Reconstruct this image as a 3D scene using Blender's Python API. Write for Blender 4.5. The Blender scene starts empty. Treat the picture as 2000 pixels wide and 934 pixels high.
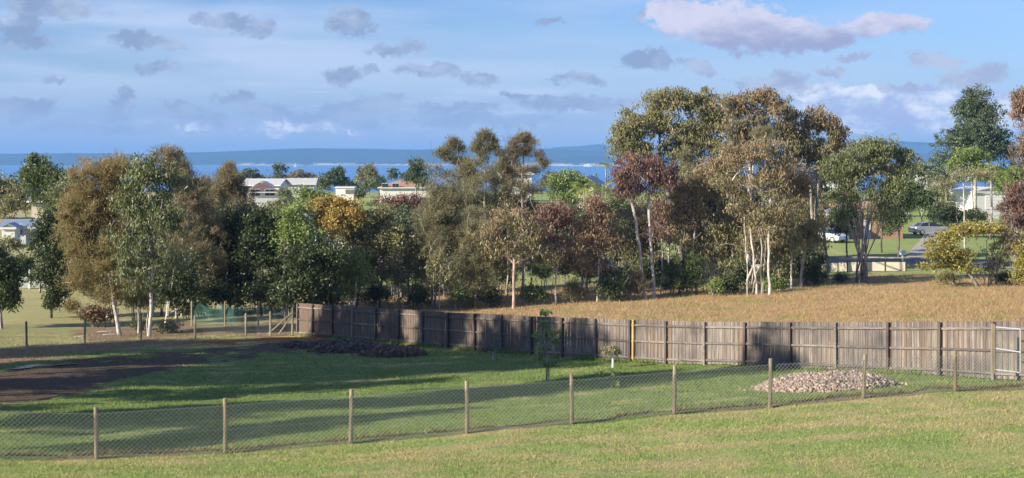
import bpy, math, random
import numpy as np
from mathutils import Vector, noise as mnoise
random.seed(7)
RNG = np.random.default_rng(11)
S = bpy.context.scene
COL = S.collection
R = math.radians

# ------------------------------------------------------------------ camera
# x to the right, y away from the camera, z up, metres; the eye is the origin.
F = 3000.0; EYE = 308.0
cam_d = bpy.data.cameras.new('camera')
cam = bpy.data.objects.new('camera', cam_d); COL.objects.link(cam)
cam.location = (0, 0, 0); cam.rotation_euler = (R(90), 0, 0)
cam_d.sensor_width = 36; cam_d.lens = 36 * F / 2000
cam_d.shift_y = -(467 - EYE) / 2000
cam_d.clip_start = 0.5; cam_d.clip_end = 60000
S.camera = cam
S.view_settings.view_transform = 'Standard'
S.view_settings.look = 'None'
S.view_settings.exposure = 0.95
S.view_settings.gamma = 1.0

# ------------------------------------------------------------------ sun
SUN_TO = Vector((-0.87, -0.493, 0)).normalized()      # ground direction towards the sun
SUN_EL = R(24)
sd = bpy.data.lights.new('sun', 'SUN'); sun = bpy.data.objects.new('sun', sd); COL.objects.link(sun)
sd.energy = 4.9; sd.angle = R(0.55); sd.color = (1.0, 0.88, 0.70)
tosun = Vector((SUN_TO.x * math.cos(SUN_EL), SUN_TO.y * math.cos(SUN_EL), math.sin(SUN_EL)))
sun.rotation_euler = tosun.to_track_quat('Z', 'Y').to_euler()
sun.location = (0, 0, 60)

# ------------------------------------------------------------------ node helper
class NT:
    def __init__(s, tree): s.t = tree; s.n = tree.nodes; s.l = tree.links
    def node(s, typ, **kw):
        n = s.n.new(typ)
        for k, v in kw.items(): setattr(n, k, v)
        return n
    def link(s, a, b): s.l.new(a, b)
    def put(s, sock, v):
        if hasattr(v, 'is_linked') or hasattr(v, 'links'): s.l.new(v, sock)
        else: sock.default_value = v
    def math(s, op, a, b=None, c=None, clamp=False):
        n = s.n.new('ShaderNodeMath'); n.operation = op; n.use_clamp = clamp
        s.put(n.inputs[0], a)
        if b is not None: s.put(n.inputs[1], b)
        if c is not None: s.put(n.inputs[2], c)
        return n.outputs[0]
    def vmath(s, op, a, b=None):
        n = s.n.new('ShaderNodeVectorMath'); n.operation = op
        s.put(n.inputs[0], a)
        if b is not None: s.put(n.inputs[1], b)
        return n.outputs['Value'] if op == 'LENGTH' else n.outputs[0]
    def comb(s, x, y, z=0.0):
        n = s.n.new('ShaderNodeCombineXYZ')
        for i, v in enumerate((x, y, z)): s.put(n.inputs[i], v)
        return n.outputs[0]
    def noise(s, vec, scale, detail=4, rough=0.55, out='Fac', dist=0.0):
        n = s.n.new('ShaderNodeTexNoise'); n.inputs['Scale'].default_value = scale
        n.inputs['Detail'].default_value = detail; n.inputs['Roughness'].default_value = rough
        n.inputs['Distortion'].default_value = dist
        if vec is not None: s.l.new(vec, n.inputs['Vector'])
        return n.outputs[out]
    def smooth(s, v, a, b, lo=0.0, hi=1.0):
        n = s.n.new('ShaderNodeMapRange'); n.interpolation_type = 'SMOOTHSTEP'
        s.put(n.inputs[0], v); n.inputs[1].default_value = a; n.inputs[2].default_value = b
        n.inputs[3].default_value = lo; n.inputs[4].default_value = hi
        return n.outputs[0]
    def mix(s, f, a, b, mode='MIX'):
        n = s.n.new('ShaderNodeMix'); n.data_type = 'RGBA'; n.blend_type = mode; n.clamp_factor = True
        s.put(n.inputs[0], f)
        for i, v in ((6, a), (7, b)):
            if isinstance(v, tuple): v = (v[0], v[1], v[2], 1)
            s.put(n.inputs[i], v)
        return n.outputs[2]
    def attr(s, name, out='Fac'):
        n = s.n.new('ShaderNodeAttribute'); n.attribute_name = name
        return n.outputs[out]

# ------------------------------------------------------------------ sky with clouds
W = bpy.data.worlds.new('World'); S.world = W; W.use_nodes = True
W.node_tree.nodes.clear()
w = NT(W.node_tree)
wo = w.node('ShaderNodeOutputWorld'); bg = w.node('ShaderNodeBackground')
SKY_STR = 0.054
bg.inputs['Strength'].default_value = SKY_STR
w.link(bg.outputs[0], wo.inputs['Surface'])
sky = w.node('ShaderNodeTexSky', sky_type='NISHITA')
sky.sun_disc = False; sky.sun_elevation = SUN_EL
sky.sun_rotation = math.atan2(SUN_TO.x, SUN_TO.y)
sky.altitude = 40; sky.air_density = 1.0; sky.dust_density = 0.3; sky.ozone_density = 3.0
tc = w.node('ShaderNodeTexCoord')
dirv = tc.outputs['Generated']
sep = w.node('ShaderNodeSeparateXYZ'); w.link(dirv, sep.inputs[0])
dx, dy, dz = sep.outputs
yy = w.math('MAXIMUM', dy, 0.12)
u = w.math('DIVIDE', dx, yy); v = w.math('DIVIDE', dz, yy)
uv = w.comb(u, v)
front = w.smooth(dy, 0.3, 0.6)
# clear sky: nishita pulled to the deeper blue of the day
clear = w.mix(1.0, sky.outputs[0], (0.80, 0.98, 1.42), 'MULTIPLY')
elev = w.math('MAXIMUM', dz, 0.0)
hor = w.smooth(elev, 0.0, 0.10, 1.0, 0.0)
clear = w.mix(w.math('MULTIPLY', hor, 0.75), clear, (3.75, 5.35, 8.7))
# high thin veil, drawn out sideways
vv = w.comb(w.math('MULTIPLY', u, 1.3), w.math('MULTIPLY', v, 9.0), 0.3)
veil = w.noise(vv, 3.2, 5, 0.5)
veil = w.smooth(veil, 0.38, 0.68)
vleft = w.smooth(u, -0.34, 0.30, 1.0, 0.30)
veil = w.math('MULTIPLY', w.math('MULTIPLY', veil, vleft), w.smooth(v, 0.01, 0.07))
base = w.mix(w.math('MULTIPLY', veil, 0.85), clear, (5.9, 6.9, 9.3))
# distortion for ragged cloud edges
dn = w.noise(uv, 30.0, 9, 0.70, out='Color')
dn = w.vmath('SUBTRACT', dn, (0.5, 0.5, 0.5))
duv = w.vmath('ADD', uv, w.vmath('MULTIPLY', dn, (0.060, 0.034, 0.0)))
def field(blobs):
    f = None
    for (px, py, rx, ry) in blobs:
        d = w.vmath('SUBTRACT', duv, ((px - 1000) / F, (EYE - py) / F, 0))
        d = w.vmath('MULTIPLY', d, (F / rx, F / ry, 0.0))
        g = w.math('SUBTRACT', 1.0, w.vmath('LENGTH', d))
        f = g if f is None else w.math('MAXIMUM', f, g)
    return f
grey = [(105, 12, 105, 30), (30, 55, 66, 34), (60, 85, 90, 17), (275, 80, 66, 22), (330, 95, 44, 13),
        (240, 68, 34, 16), (440, 42, 74, 24), (505, 48, 42, 15), (685, 40, 56, 25), (780, 92, 62, 16), (310, 138, 58, 17), (92, 156, 24, 8),
        (675, 143, 58, 18), (730, 143, 22, 15), (850, 140, 72, 20), (925, 155, 55, 18), (458, 190, 42, 13),
        (1078, 38, 40, 10), (1128, 153, 68, 16), (1262, 120, 52, 22), (1365, 132, 48, 20), (1480, 158, 60, 15),
        (235, 208, 34, 28), (30, 212, 90, 20), (520, 213, 55, 15), (365, 228, 80, 18), (720, 208, 85, 15), (835, 212, 34, 12),
        (640, 226, 110, 12), (1010, 190, 40, 8), (1670, 108, 52, 10), (1835, 118, 68, 17), (1920, 150, 80, 26), (1625, 136, 34, 11),
        (1540, 160, 60, 28), (1750, 165, 60, 10), (900, 215, 70, 8), (1250, 35, 14, 20), (200, 250, 120, 8), (930, 236, 160, 9), (1130, 205, 130, 14)]
white = [(1400, 45, 150, 55), (1500, 62, 150, 40), (1590, 70, 110, 28), (1310, 20, 70, 40), (1720, 46, 95, 28)]
warm = [(82, 213, 34, 10), (1600, 180, 70, 16), (1700, 178, 95, 12), (1790, 172, 60, 10), (1650, 215, 110, 22), (1760, 222, 110, 18),
        (1900, 195, 90, 25), (1950, 225, 80, 20), (1580, 165, 50, 12), (1780, 200, 70, 20), (1700, 230, 160, 26), (1900, 250, 100, 14), (240, 196, 20, 14), (395, 246, 30, 9), (450, 243, 34, 12), (545, 246, 42, 13), (620, 250, 44, 12), (700, 254, 24, 10), (355, 262, 30, 9), (1620, 250, 90, 14)]
grey = [(a_, b_, c_ * (1.3 if b_ > 180 else 1.08), d_ * (1.6 if b_ > 180 else 1.15)) for a_, b_, c_, d_ in grey]
fine = w.noise(w.vmath('MULTIPLY', uv, (1.0, 1.5, 1.0)), 55.0, 9, 0.72)
fineo = w.math('MULTIPLY', w.math('SUBTRACT', fine, 0.5), 1.7)
wide = w.noise(w.vmath('MULTIPLY', uv, (1.0, 1.8, 1.0)), 30.0, 5, 0.6)
def dens(f, a, b): return w.math('MULTIPLY', w.smooth(w.math('ADD', f, fineo), a, b), front)
# low grey bank above the horizon
bank = w.math('MULTIPLY', w.smooth(v, 0.045, 0.028), w.smooth(w.noise(w.vmath('MULTIPLY', uv, (1, 4, 1)), 12, 4, 0.5), 0.35, 0.6))
base = w.mix(w.math('MULTIPLY', bank, 0.35), base, (3.2, 4.5, 7.6))
streak = w.noise(w.comb(w.math('MULTIPLY', u, 7.0), w.math('MULTIPLY', v, 75.0), 1.7), 1.0, 7, 0.62)
streak = w.math('MULTIPLY', w.smooth(streak, 0.50, 0.68), w.math('MULTIPLY', w.smooth(v, 0.012, 0.022), w.smooth(v, 0.060, 0.040)))
base = w.mix(w.math('MULTIPLY', w.math('MULTIPLY', streak, front), 0.55), base, (6.0, 6.9, 9.2))
fw = field(warm)
base = w.mix(w.math('MULTIPLY', dens(fw, -0.25, 0.40), 0.9), base,
             w.mix(w.smooth(wide, 0.42, 0.62), (4.1, 5.0, 8.0), (8.2, 8.7, 10.0)))
fg = field(grey)
gcol = w.mix(w.smooth(wide, 0.40, 0.65), (2.65, 3.65, 5.7), (4.5, 5.5, 7.5))
gcol = w.mix(w.smooth(u, 0.05, 0.25), gcol, w.mix(0.35, gcol, (6.3, 6.4, 8.4)))
gcol = w.mix(w.math('MULTIPLY', w.smooth(v, 0.05, 0.02), 0.7), gcol, (3.4, 4.6, 7.3))
base = w.mix(w.math('MULTIPLY', dens(fg, 0.06, 0.50), w.smooth(v, 0.010, 0.045, 0.80, 0.90)), base, gcol)
fwh = field(white)
shade = w.math('ADD', w.smooth(v, 0.068, 0.098), w.math('MULTIPLY', w.math('SUBTRACT', wide, 0.5), 2.2))
wcol = w.mix(w.smooth(shade, 0.0, 1.0), (3.5, 3.95, 6.2), (6.9, 6.9, 8.6))
base = w.mix(w.math('MULTIPLY', dens(fwh, 0.0, 0.42), 0.95), base, wcol)
# the same kind of scattered cloud over the rest of the sky
zz = w.math('ADD', w.math('MAXIMUM', dz, 0.0), 0.12)
cuv = w.comb(w.math('DIVIDE', dx, zz), w.math('DIVIDE', dy, zz))
oth = w.smooth(w.noise(cuv, 2.4, 7, 0.6), 0.56, 0.68)
outside = w.math('MAXIMUM', w.math('SUBTRACT', 1.0, front), w.math('MAXIMUM', w.smooth(w.math('ABSOLUTE', u), 0.37, 0.48), w.smooth(v, 0.125, 0.17)))
oth = w.math('MULTIPLY', w.math('MULTIPLY', oth, outside), w.smooth(dz, 0.0, 0.06))
base = w.mix(w.math('MULTIPLY', oth, 0.8), base, (4.6, 5.0, 7.0))
w.link(base, bg.inputs['Color'])

# ------------------------------------------------------------------ helpers for objects
def P(px, py, d): return Vector(((px - 1000) / F * d, d, (EYE - py) / F * d))
def tag(o, label=None, cat=None, group=None, kind=None):
    if label: o['label'] = label
    if cat: o['category'] = cat
    if group: o['group'] = group
    if kind: o['kind'] = kind
    return o
def empty(name, loc, rz=0.0, label=None, cat=None, group=None, tilt=(0, 0)):
    o = bpy.data.objects.new(name, None); COL.objects.link(o)
    o.location = loc; o.rotation_euler = (tilt[0], tilt[1], rz); o.empty_display_size = 0.3
    return tag(o, label, cat, group)
def link(name, me, parent=None, loc=None, rot=None):
    o = bpy.data.objects.new(name, me); COL.objects.link(o)
    if parent: o.parent = parent
    if loc is not None: o.location = loc
    if rot is not None: o.rotation_euler = rot
    return o
def np_mesh(name, V, faces, mat=None, attrs=None, smooth=False, uniform=None):
    """V (n,3); faces (m,k) int array; attrs {name:(domain, values)}"""
    me = bpy.data.meshes.new(name)
    V = np.ascontiguousarray(V, dtype=np.float32); faces = np.ascontiguousarray(faces, dtype=np.int32)
    m, k = faces.shape
    me.vertices.add(len(V)); me.vertices.foreach_set('co', V.ravel())
    me.loops.add(m * k); me.loops.foreach_set('vertex_index', faces.ravel())
    me.polygons.add(m)
    me.polygons.foreach_set('loop_start', np.arange(0, m * k, k, dtype=np.int32))
    me.polygons.foreach_set('loop_total', np.full(m, k, dtype=np.int32))
    if smooth: me.polygons.foreach_set('use_smooth', np.ones(m, dtype=bool))
    me.update(calc_edges=True)
    if attrs:
        for an, (dom, vals) in attrs.items():
            a = me.attributes.new(an, 'FLOAT', dom)
            a.data.foreach_set('value', np.ascontiguousarray(vals, dtype=np.float32))
    if mat: me.materials.append(mat)
    return me
class MB:
    """collects boxes, tubes, prisms into one mesh"""
    def __init__(s): s.v = []; s.f = []
    def add(s, vs, fs):
        o = len(s.v); s.v += [tuple(p) for p in vs]; s.f += [tuple(i + o for i in f) for f in fs]; return s
    def box(s, c, size, rz=0.0, jit=0.0):
        hx, hy, hz = size[0] / 2, size[1] / 2, size[2] / 2
        ca, sa = math.cos(rz), math.sin(rz); vs = []
        for z in (-hz, hz):
            for x, y in ((-hx, -hy), (hx, -hy), (hx, hy), (-hx, hy)):
                vs.append((c[0] + x * ca - y * sa + random.uniform(-jit, jit), c[1] + x * sa + y * ca + random.uniform(-jit, jit), c[2] + z + random.uniform(-jit, jit)))
        return s.add(vs, [(0, 3, 2, 1), (4, 5, 6, 7), (0, 1, 5, 4), (1, 2, 6, 5), (2, 3, 7, 6), (3, 0, 4, 7)])
    def tube(s, p0, p1, r0, r1=None, n=8, caps=True):
        r1 = r0 if r1 is None else r1
        p0 = Vector(p0); p1 = Vector(p1); d = (p1 - p0).normalized()
        a = d.orthogonal().normalized(); b = d.cross(a)
        vs = []
        for p, r in ((p0, r0), (p1, r1)):
            for i in range(n):
                t = 2 * math.pi * i / n; vs.append(p + a * math.cos(t) * r + b * math.sin(t) * r)
        fs = [(i, (i + 1) % n, n + (i + 1) % n, n + i) for i in range(n)]
        if caps: fs += [tuple(range(n - 1, -1, -1)), tuple(range(n, 2 * n))]
        return s.add(vs, fs)
    def beam(s, p0, p1, wd, ht):
        p0 = Vector(p0); p1 = Vector(p1); d = (p1 - p0).normalized()
        up = Vector((0, 0, 1)) if abs(d.z) < 0.9 else Vector((0, 1, 0))
        a = d.cross(up).normalized() * wd / 2; b = a.cross(d).normalized() * ht / 2
        vs = [p + q for p in (p0, p1) for q in (-a - b, a - b, a + b, -a + b)]
        return s.add(vs, [(0, 1, 2, 3), (7, 6, 5, 4), (0, 4, 5, 1), (1, 5, 6, 2), (2, 6, 7, 3), (3, 7, 4, 0)])
    def mesh(s, name, mat, smooth=False):
        me = bpy.data.meshes.new(name); me.from_pydata(s.v, [], s.f)
        me.materials.append(mat)
        if smooth: me.polygons.foreach_set('use_smooth', [True] * len(s.f))
        me.update(); return me
    def build(s, name, mat, parent=None, smooth=False, loc=None, rot=None):
        return link(name, s.mesh(name, mat, smooth), parent, loc, rot)

# ------------------------------------------------------------------ materials
def new_mat(name):
    m = bpy.data.materials.new(name); m.use_nodes = True
    t = NT(m.node_tree); b = t.n['Principled BSDF']
    b.inputs['Roughness'].default_value = 0.75
    return m, t, b
def simple(name, col, rough=0.7, metal=0.0, var=0.25, scale=6.0, bump=0.15, spec=None, obj=True):
    m, t, b = new_mat(name)
    tcn = t.node('ShaderNodeTexCoord')
    n = t.noise(tcn.outputs['Object'], scale, 5, 0.6)
    dark = tuple(c * (1 - var) for c in col); lite = tuple(min(1, c * (1 + var)) for c in col)
    t.link(t.mix(n, dark, lite), b.inputs['Base Color'])
    b.inputs['Roughness'].default_value = rough; b.inputs['Metallic'].default_value = metal
    if spec is not None: b.inputs['Specular IOR Level'].default_value = spec
    if bump:
        bn = t.node('ShaderNodeBump'); bn.inputs['Strength'].default_value = bump; bn.inputs['Distance'].default_value = 0.02
        t.link(t.noise(tcn.outputs['Object'], scale * 4, 4), bn.inputs['Height']); t.link(bn.outputs[0], b.inputs['Normal'])
    return m
def leaf_mat(name, c1, c2, tip=None, trans=0.28, tipamt=0.85):
    """c1 and c2: the leaves' own colours; tip: colour of the new growth"""
    m, t, b = new_mat(name)
    col = t.mix(t.attr('tint'), c1, c2)
    if tip: col = t.mix(t.math('MULTIPLY', t.attr('tip'), tipamt), col, tip)
    t.link(col, b.inputs['Base Color'])
    b.inputs['Roughness'].default_value = 0.45; b.inputs['Specular IOR Level'].default_value = 0.40
    tr = t.node('ShaderNodeBsdfTranslucent'); t.link(col, tr.inputs[0])
    mx = t.node('ShaderNodeMixShader'); mx.inputs[0].default_value = trans
    t.link(b.outputs[0], mx.inputs[1]); t.link(tr.outputs[0], mx.inputs[2])
    t.link(mx.outputs[0], t.n['Material Output'].inputs['Surface'])
    return m
def bark_mat(name, c1, c2, c3):
    m, t, b = new_mat(name)
    g = t.node('ShaderNodeNewGeometry').outputs['Position']
    s1 = t.noise(t.vmath('MULTIPLY', g, (6.0, 6.0, 1.6)), 1.0, 5, 0.65)
    s2 = t.noise(t.vmath('MULTIPLY', g, (2.0, 2.0, 1.0)), 1.0, 3, 0.5)
    col = t.mix(t.smooth(s1, 0.40, 0.62), c1, c2)
    col = t.mix(t.smooth(s2, 0.52, 0.66), col, c3)
    t.link(col, b.inputs['Base Color'])
    bn = t.node('ShaderNodeBump'); bn.inputs['Strength'].default_value = 0.5; bn.inputs['Distance'].default_value = 0.03
    t.link(s1, bn.inputs['Height']); t.link(bn.outputs[0], b.inputs['Normal'])
    return m
def wood_mat(name, c1, c2, c3, streak=(30, 30, 1.2), tonehi=(1.45, 1.38, 1.30), tonelo=(0.55, 0.55, 0.57)):
    m, t, b = new_mat(name)
    tcn = t.node('ShaderNodeTexCoord'); oi = t.node('ShaderNodeObjectInfo')
    g = t.node('ShaderNodeNewGeometry').outputs['Position']
    s1 = t.noise(t.vmath('MULTIPLY', g, streak), 1.0, 6, 0.65)
    pal = t.noise(t.vmath('MULTIPLY', g, (5.2, 5.2, 0.05)), 1.0, 2, 0.6)
    big = t.noise(t.vmath('MULTIPLY', g, (0.35, 0.35, 0.7)), 1.0, 3, 0.5)
    col = t.mix(t.smooth(s1, 0.30, 0.68), c1, c2)
    rnd = oi.outputs['Random']
    f = t.math('ADD', t.math('MULTIPLY', rnd, 0.55), t.math('MULTIPLY', pal, 0.9))
    col = t.mix(t.smooth(f, 0.78, 1.15), col, c3)
    col = t.mix(t.smooth(t.math('ADD', big, t.math('MULTIPLY', rnd, 0.12)), 0.62, 0.42), col, t.mix(1.0, col, (0.62, 0.63, 0.68), 'MULTIPLY'))
    col = t.mix(rnd, t.mix(1.0, col, tonehi, 'MULTIPLY'), t.mix(1.0, col, tonelo, 'MULTIPLY'))
    t.link(col, b.inputs['Base Color']); b.inputs['Roughness'].default_value = 0.85
    bn = t.node('ShaderNodeBump'); bn.inputs['Strength'].default_value = 0.6; bn.inputs['Distance'].default_value = 0.01
    t.link(s1, bn.inputs['Height']); t.link(bn.outputs[0], b.inputs['Normal'])
    return m

M = {}
M['wood'] = wood_mat('weathered_paling_wood', (0.088, 0.080, 0.076), (0.245, 0.222, 0.208), (0.27, 0.185, 0.125))
M['rail'] = wood_mat('weathered_rail_wood', (0.10, 0.092, 0.088), (0.23, 0.21, 0.20), (0.17, 0.14, 0.12), (2, 2, 22))
M['dark_post'] = wood_mat('dark_post_wood', (0.05, 0.04, 0.037), (0.12, 0.095, 0.082), (0.12, 0.085, 0.06))
M['new_post'] = wood_mat('fresh_pine', (0.50, 0.29, 0.10), (0.66, 0.42, 0.17), (0.6, 0.4, 0.18))
M['pine_post'] = wood_mat('treated_pine_post', (0.22, 0.185, 0.13), (0.45, 0.385, 0.27), (0.36, 0.26, 0.15), tonehi=(1.1, 1.08, 1.0), tonelo=(0.75, 0.74, 0.72))
M['old_paling'] = M['wood']
M['wire'] = simple('galvanised_wire', (0.36, 0.38, 0.35), 0.5, 0.2, 0.1, 3, 0)
M['white_metal'] = simple('white_painted_metal', (0.78, 0.8, 0.82), 0.4, 0.0, 0.05, 3, 0)
M['galv'] = simple('galvanised_steel_bars', (0.42, 0.44, 0.46), 0.5, 0.2, 0.15, 3, 0)
M['cliff'] = simple('pale_cliff_sand', (0.62, 0.56, 0.48), 0.9, 0, 0.2, 0.02, 0)
M['bark_pale'] = bark_mat('pale_gum_bark', (0.34, 0.31, 0.28), (0.64, 0.60, 0.55), (0.24, 0.20, 0.17))
M['bark_pink'] = bark_mat('pinkish_gum_bark', (0.36, 0.25, 0.20), (0.60, 0.46, 0.38), (0.30, 0.22, 0.17))
M['bark_grey'] = bark_mat('grey_bark', (0.17, 0.15, 0.14), (0.42, 0.385, 0.36), (0.15, 0.125, 0.11))
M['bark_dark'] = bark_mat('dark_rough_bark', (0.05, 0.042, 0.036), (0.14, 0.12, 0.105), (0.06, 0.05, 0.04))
M['twig'] = bark_mat('dead_grey_wood', (0.24, 0.21, 0.19), (0.42, 0.38, 0.35), (0.2, 0.16, 0.14))

L = {}
L['olive'] = leaf_mat('olive_gum_leaf', (0.155, 0.165, 0.070), (0.32, 0.31, 0.14), (0.355, 0.216, 0.122), tipamt=0.15)
L['olive_rust'] = leaf_mat('olive_gum_leaf_rust_tips', (0.140, 0.145, 0.070), (0.30, 0.275, 0.140), (0.40, 0.245, 0.155), tipamt=0.65)
L['rust'] = leaf_mat('rust_gum_leaf', (0.140, 0.125, 0.070), (0.28, 0.205, 0.130), (0.34, 0.190, 0.130), tipamt=0.7)
L['red'] = leaf_mat('wine_red_leaf', (0.115, 0.085, 0.062), (0.235, 0.150, 0.115), (0.27, 0.130, 0.105), tipamt=0.65)
L['green'] = leaf_mat('mid_green_gum_leaf', (0.112, 0.146, 0.062), (0.227, 0.261, 0.118), (0.257, 0.257, 0.108), tipamt=0.3)
L['lime'] = leaf_mat('light_green_leaf', (0.125, 0.19, 0.052), (0.267, 0.346, 0.104), (0.333, 0.383, 0.125), tipamt=0.4)
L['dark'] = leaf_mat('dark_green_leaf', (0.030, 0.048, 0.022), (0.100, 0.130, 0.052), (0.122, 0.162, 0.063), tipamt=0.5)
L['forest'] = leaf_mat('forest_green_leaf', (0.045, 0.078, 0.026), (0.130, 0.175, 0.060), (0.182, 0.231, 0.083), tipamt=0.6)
L['blue'] = leaf_mat('blue_green_leaf', (0.055, 0.085, 0.045), (0.135, 0.185, 0.095), (0.183, 0.232, 0.133), tipamt=0.3)
L['cas_gold'] = leaf_mat('golden_she_oak_needle', (0.185, 0.172, 0.076), (0.40, 0.33, 0.150), (0.46, 0.34, 0.17), trans=0.45, tipamt=0.45)
L['cas_brown'] = leaf_mat('brown_she_oak_needle', (0.155, 0.150, 0.080), (0.33, 0.285, 0.160), (0.38, 0.28, 0.17), trans=0.45, tipamt=0.5)
L['cas_grey'] = leaf_mat('grey_green_she_oak_needle', (0.165, 0.175, 0.088), (0.32, 0.31, 0.165), (0.36, 0.30, 0.18), trans=0.45, tipamt=0.45)
L['wattle'] = leaf_mat('yellow_green_wattle_leaf', (0.176, 0.186, 0.049), (0.392, 0.367, 0.095), (0.499, 0.4, 0.112), trans=0.35, tipamt=0.5)
L['gold'] = leaf_mat('golden_wattle_leaf', (0.183, 0.158, 0.046), (0.43, 0.341, 0.093), (0.58, 0.391, 0.114), trans=0.35, tipamt=0.7)
L['palm'] = leaf_mat('palm_frond', (0.11, 0.16, 0.025), (0.28, 0.31, 0.055), None)

# ------------------------------------------------------------------ terrain
WPX = [(-1000, 0), (189, 905), (440, 886), (685, 866), (912, 850), (1117, 832), (1317, 811), (1504, 797), (1687, 783), (1866, 768)]
WPX = WPX[1:]
WTOP = [795, 778, 760, 744, 730, 714, 700, 692, 685]
WD = [35.5 + 0.95 * k for k in range(9)]
ctrl = []
for (px, py), d in zip(WPX, WD): ctrl.append(P(px, py, d))
def wood_pt(t):          # t = 0 at the far left end, 1 at the bend near the new post, then on
    A = Vector((-11.94, 85.7)); B = Vector((4.98, 63.5)); C = Vector((15.25, 48.6))
    return A.lerp(B, t) if t <= 1 else B.lerp(C, t - 1)
for px, py, d in ((582, 656, 85.7), (735, 667, 79.5), (877, 681, 74.2), (1040, 694, 68.9), (1235, 708, 63.5), (1378, 716, 59.2), (1545, 722, 55.6),
                  (1736, 731, 52.0), (1940, 740, 48.6),
                  (52, 678, 76), (165, 673, 78), (275, 667, 80.2), (381, 662, 82.5), (480, 657, 85), (528, 655, 86),
                  (0, 934, 29.8), (1000, 934, 30.4), (2000, 934, 31.0), (0, 905, 34.6), (2000, 760, 44.3), (1600, 850, 36), (500, 905, 34.2),
                  (0, 700, 69), (300, 700, 68), (0, 790, 48.5), (400, 780, 50), (700, 760, 54), (1000, 745, 56),
                  (1003, 600, 103), (1500, 571, 108), (1700, 549, 112), (1950, 556, 106), (1270, 585, 105), (1990, 600, 84), (800, 610, 100),
                  (291, 652, 88), (20, 600, 106), (100, 578, 116), (400, 625, 97),
                  (1700, 515, 134), (1700, 480, 154), (1812, 461, 178), (1500, 520, 134), (1980, 520, 134), (1000, 500, 145), (400, 500, 145)):
    ctrl.append(P(px, py, d))
for x in (-30, -10, 10, 30): ctrl.append(Vector((x, 12, -4.9))); ctrl.append(Vector((x, 22, -5.65)))
CX = np.array([[c.x, c.y] for c in ctrl]); CZ = np.array([c.z for c in ctrl])
def _phi(r2): return 0.5 * r2 * np.log(r2 + 1e-9)
_n = len(CX)
_A = np.zeros((_n + 3, _n + 3)); _d2 = ((CX[:, None] - CX[None]) ** 2).sum(-1)
_A[:_n, :_n] = _phi(_d2) + np.eye(_n) * 6.0
_A[:_n, _n] = 1; _A[:_n, _n + 1:] = CX; _A[_n, :_n] = 1; _A[_n + 1:, :_n] = CX.T
_sol = np.linalg.solve(_A, np.concatenate([CZ, [0, 0, 0]]))
def sstep(a, b, t): t = np.clip((t - a) / (b - a), 0, 1); return t * t * (3 - 2 * t)
def G(x, y):
    x = np.atleast_1d(np.asarray(x, float)); y = np.atleast_1d(np.asarray(y, float))
    yc = np.clip(y, 8, 178); lim = 0.40 * yc + 14
    xc = lim * np.tanh(x / lim * 0.999) if False else np.clip(x, -lim, lim)
    z = np.full(x.shape, _sol[_n]) + _sol[_n + 1] * xc + _sol[_n + 2] * yc
    for i in range(_n): z += _sol[i] * _phi((xc - CX[i, 0]) ** 2 + (yc - CX[i, 1]) ** 2)
    far = np.interp(y, [0, 150, 230, 330, 420, 520, 700, 900, 1e5], [-9, -9.1, -8.4, -8.6, -9.4, -12, -28, -46, -46])
    wgt = sstep(145, 215, y)
    z = z * (1 - wgt) + far * wgt
    zn = -4.7 + (8 - y) * 0.0                                        # level ground behind the camera
    return np.where(y < 8, z * sstep(-10, 8, y) + zn * (1 - sstep(-10, 8, y)), z)
def g(x, y): return float(G(x, y)[0])
def on_ground(px, py, d0=20, d1=300):
    prev = d0
    for d in np.arange(d0, d1, 0.5):
        q = P(px, py, d)
        if q.z < g(q.x, q.y):
            return P(px, py, d - 0.25)
    return P(px, py, d1)

# zones of the ground, as outlines on the terrain
def to_px(x, y, z):
    yy_ = np.maximum(y, 1.0)
    return 1000 + x / yy_ * F, EYE - z / yy_ * F
def poly_sd(px, py, poly, ky=2.5):
    """signed distance (px, >0 inside), vertical stretched"""
    q = np.stack([px, py * ky], -1); pl = [(a, b * ky) for a, b in poly]
    d = np.full(px.shape, 1e9); ins = np.zeros(px.shape, bool); n = len(pl)
    for i in range(n):
        ax, ay = pl[i]; bx, by = pl[(i + 1) % n]
        ex, ey = bx - ax, by - ay
        t = np.clip(((q[..., 0] - ax) * ex + (q[..., 1] - ay) * ey) / (ex * ex + ey * ey), 0, 1)
        d = np.minimum(d, np.hypot(q[..., 0] - ax - t * ex, q[..., 1] - ay - t * ey))
        c = ((ay > q[..., 1]) != (by > q[..., 1])) & (q[..., 0] < (bx - ax) * (q[..., 1] - ay) / (by - ay + 1e-9) + ax)
        ins ^= c
    return np.where(ins, d, -d)
_rg = np.random.default_rng(3); _G1 = _rg.random((64, 64))
def vnoise(x, y):
    xi = np.floor(x).astype(int); yi = np.floor(y).astype(int); fx = x - xi; fy = y - yi
    fx = fx * fx * (3 - 2 * fx); fy = fy * fy * (3 - 2 * fy)
    a = _G1[xi % 64, yi % 64]; b = _G1[(xi + 1) % 64, yi % 64]; c = _G1[xi % 64, (yi + 1) % 64]; d = _G1[(xi + 1) % 64, (yi + 1) % 64]
    return (a * (1 - fx) + b * fx) * (1 - fy) + (c * (1 - fx) + d * fx) * fy
def fnoise(x, y, o=4):
    s = 0; a = 0.5
    for i in range(o): s = s + a * vnoise(x * 2 ** i + i * 7.3, y * 2 ** i + i * 3.1); a *= 0.5
    return s / (1 - 0.5 ** o)
SOIL = [(-400, 722), (0, 722), (150, 700), (300, 688), (460, 671), (560, 662), (640, 664), (700, 676), (640, 690), (520, 694), (420, 705), (300, 728),
        (180, 772), (60, 792), (-400, 800)]
TAN = [(-400, 672), (0, 676), (160, 671), (300, 664), (420, 662), (560, 657), (560, 661), (460, 668), (300, 680), (150, 695), (0, 718), (-400, 730)]
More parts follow.
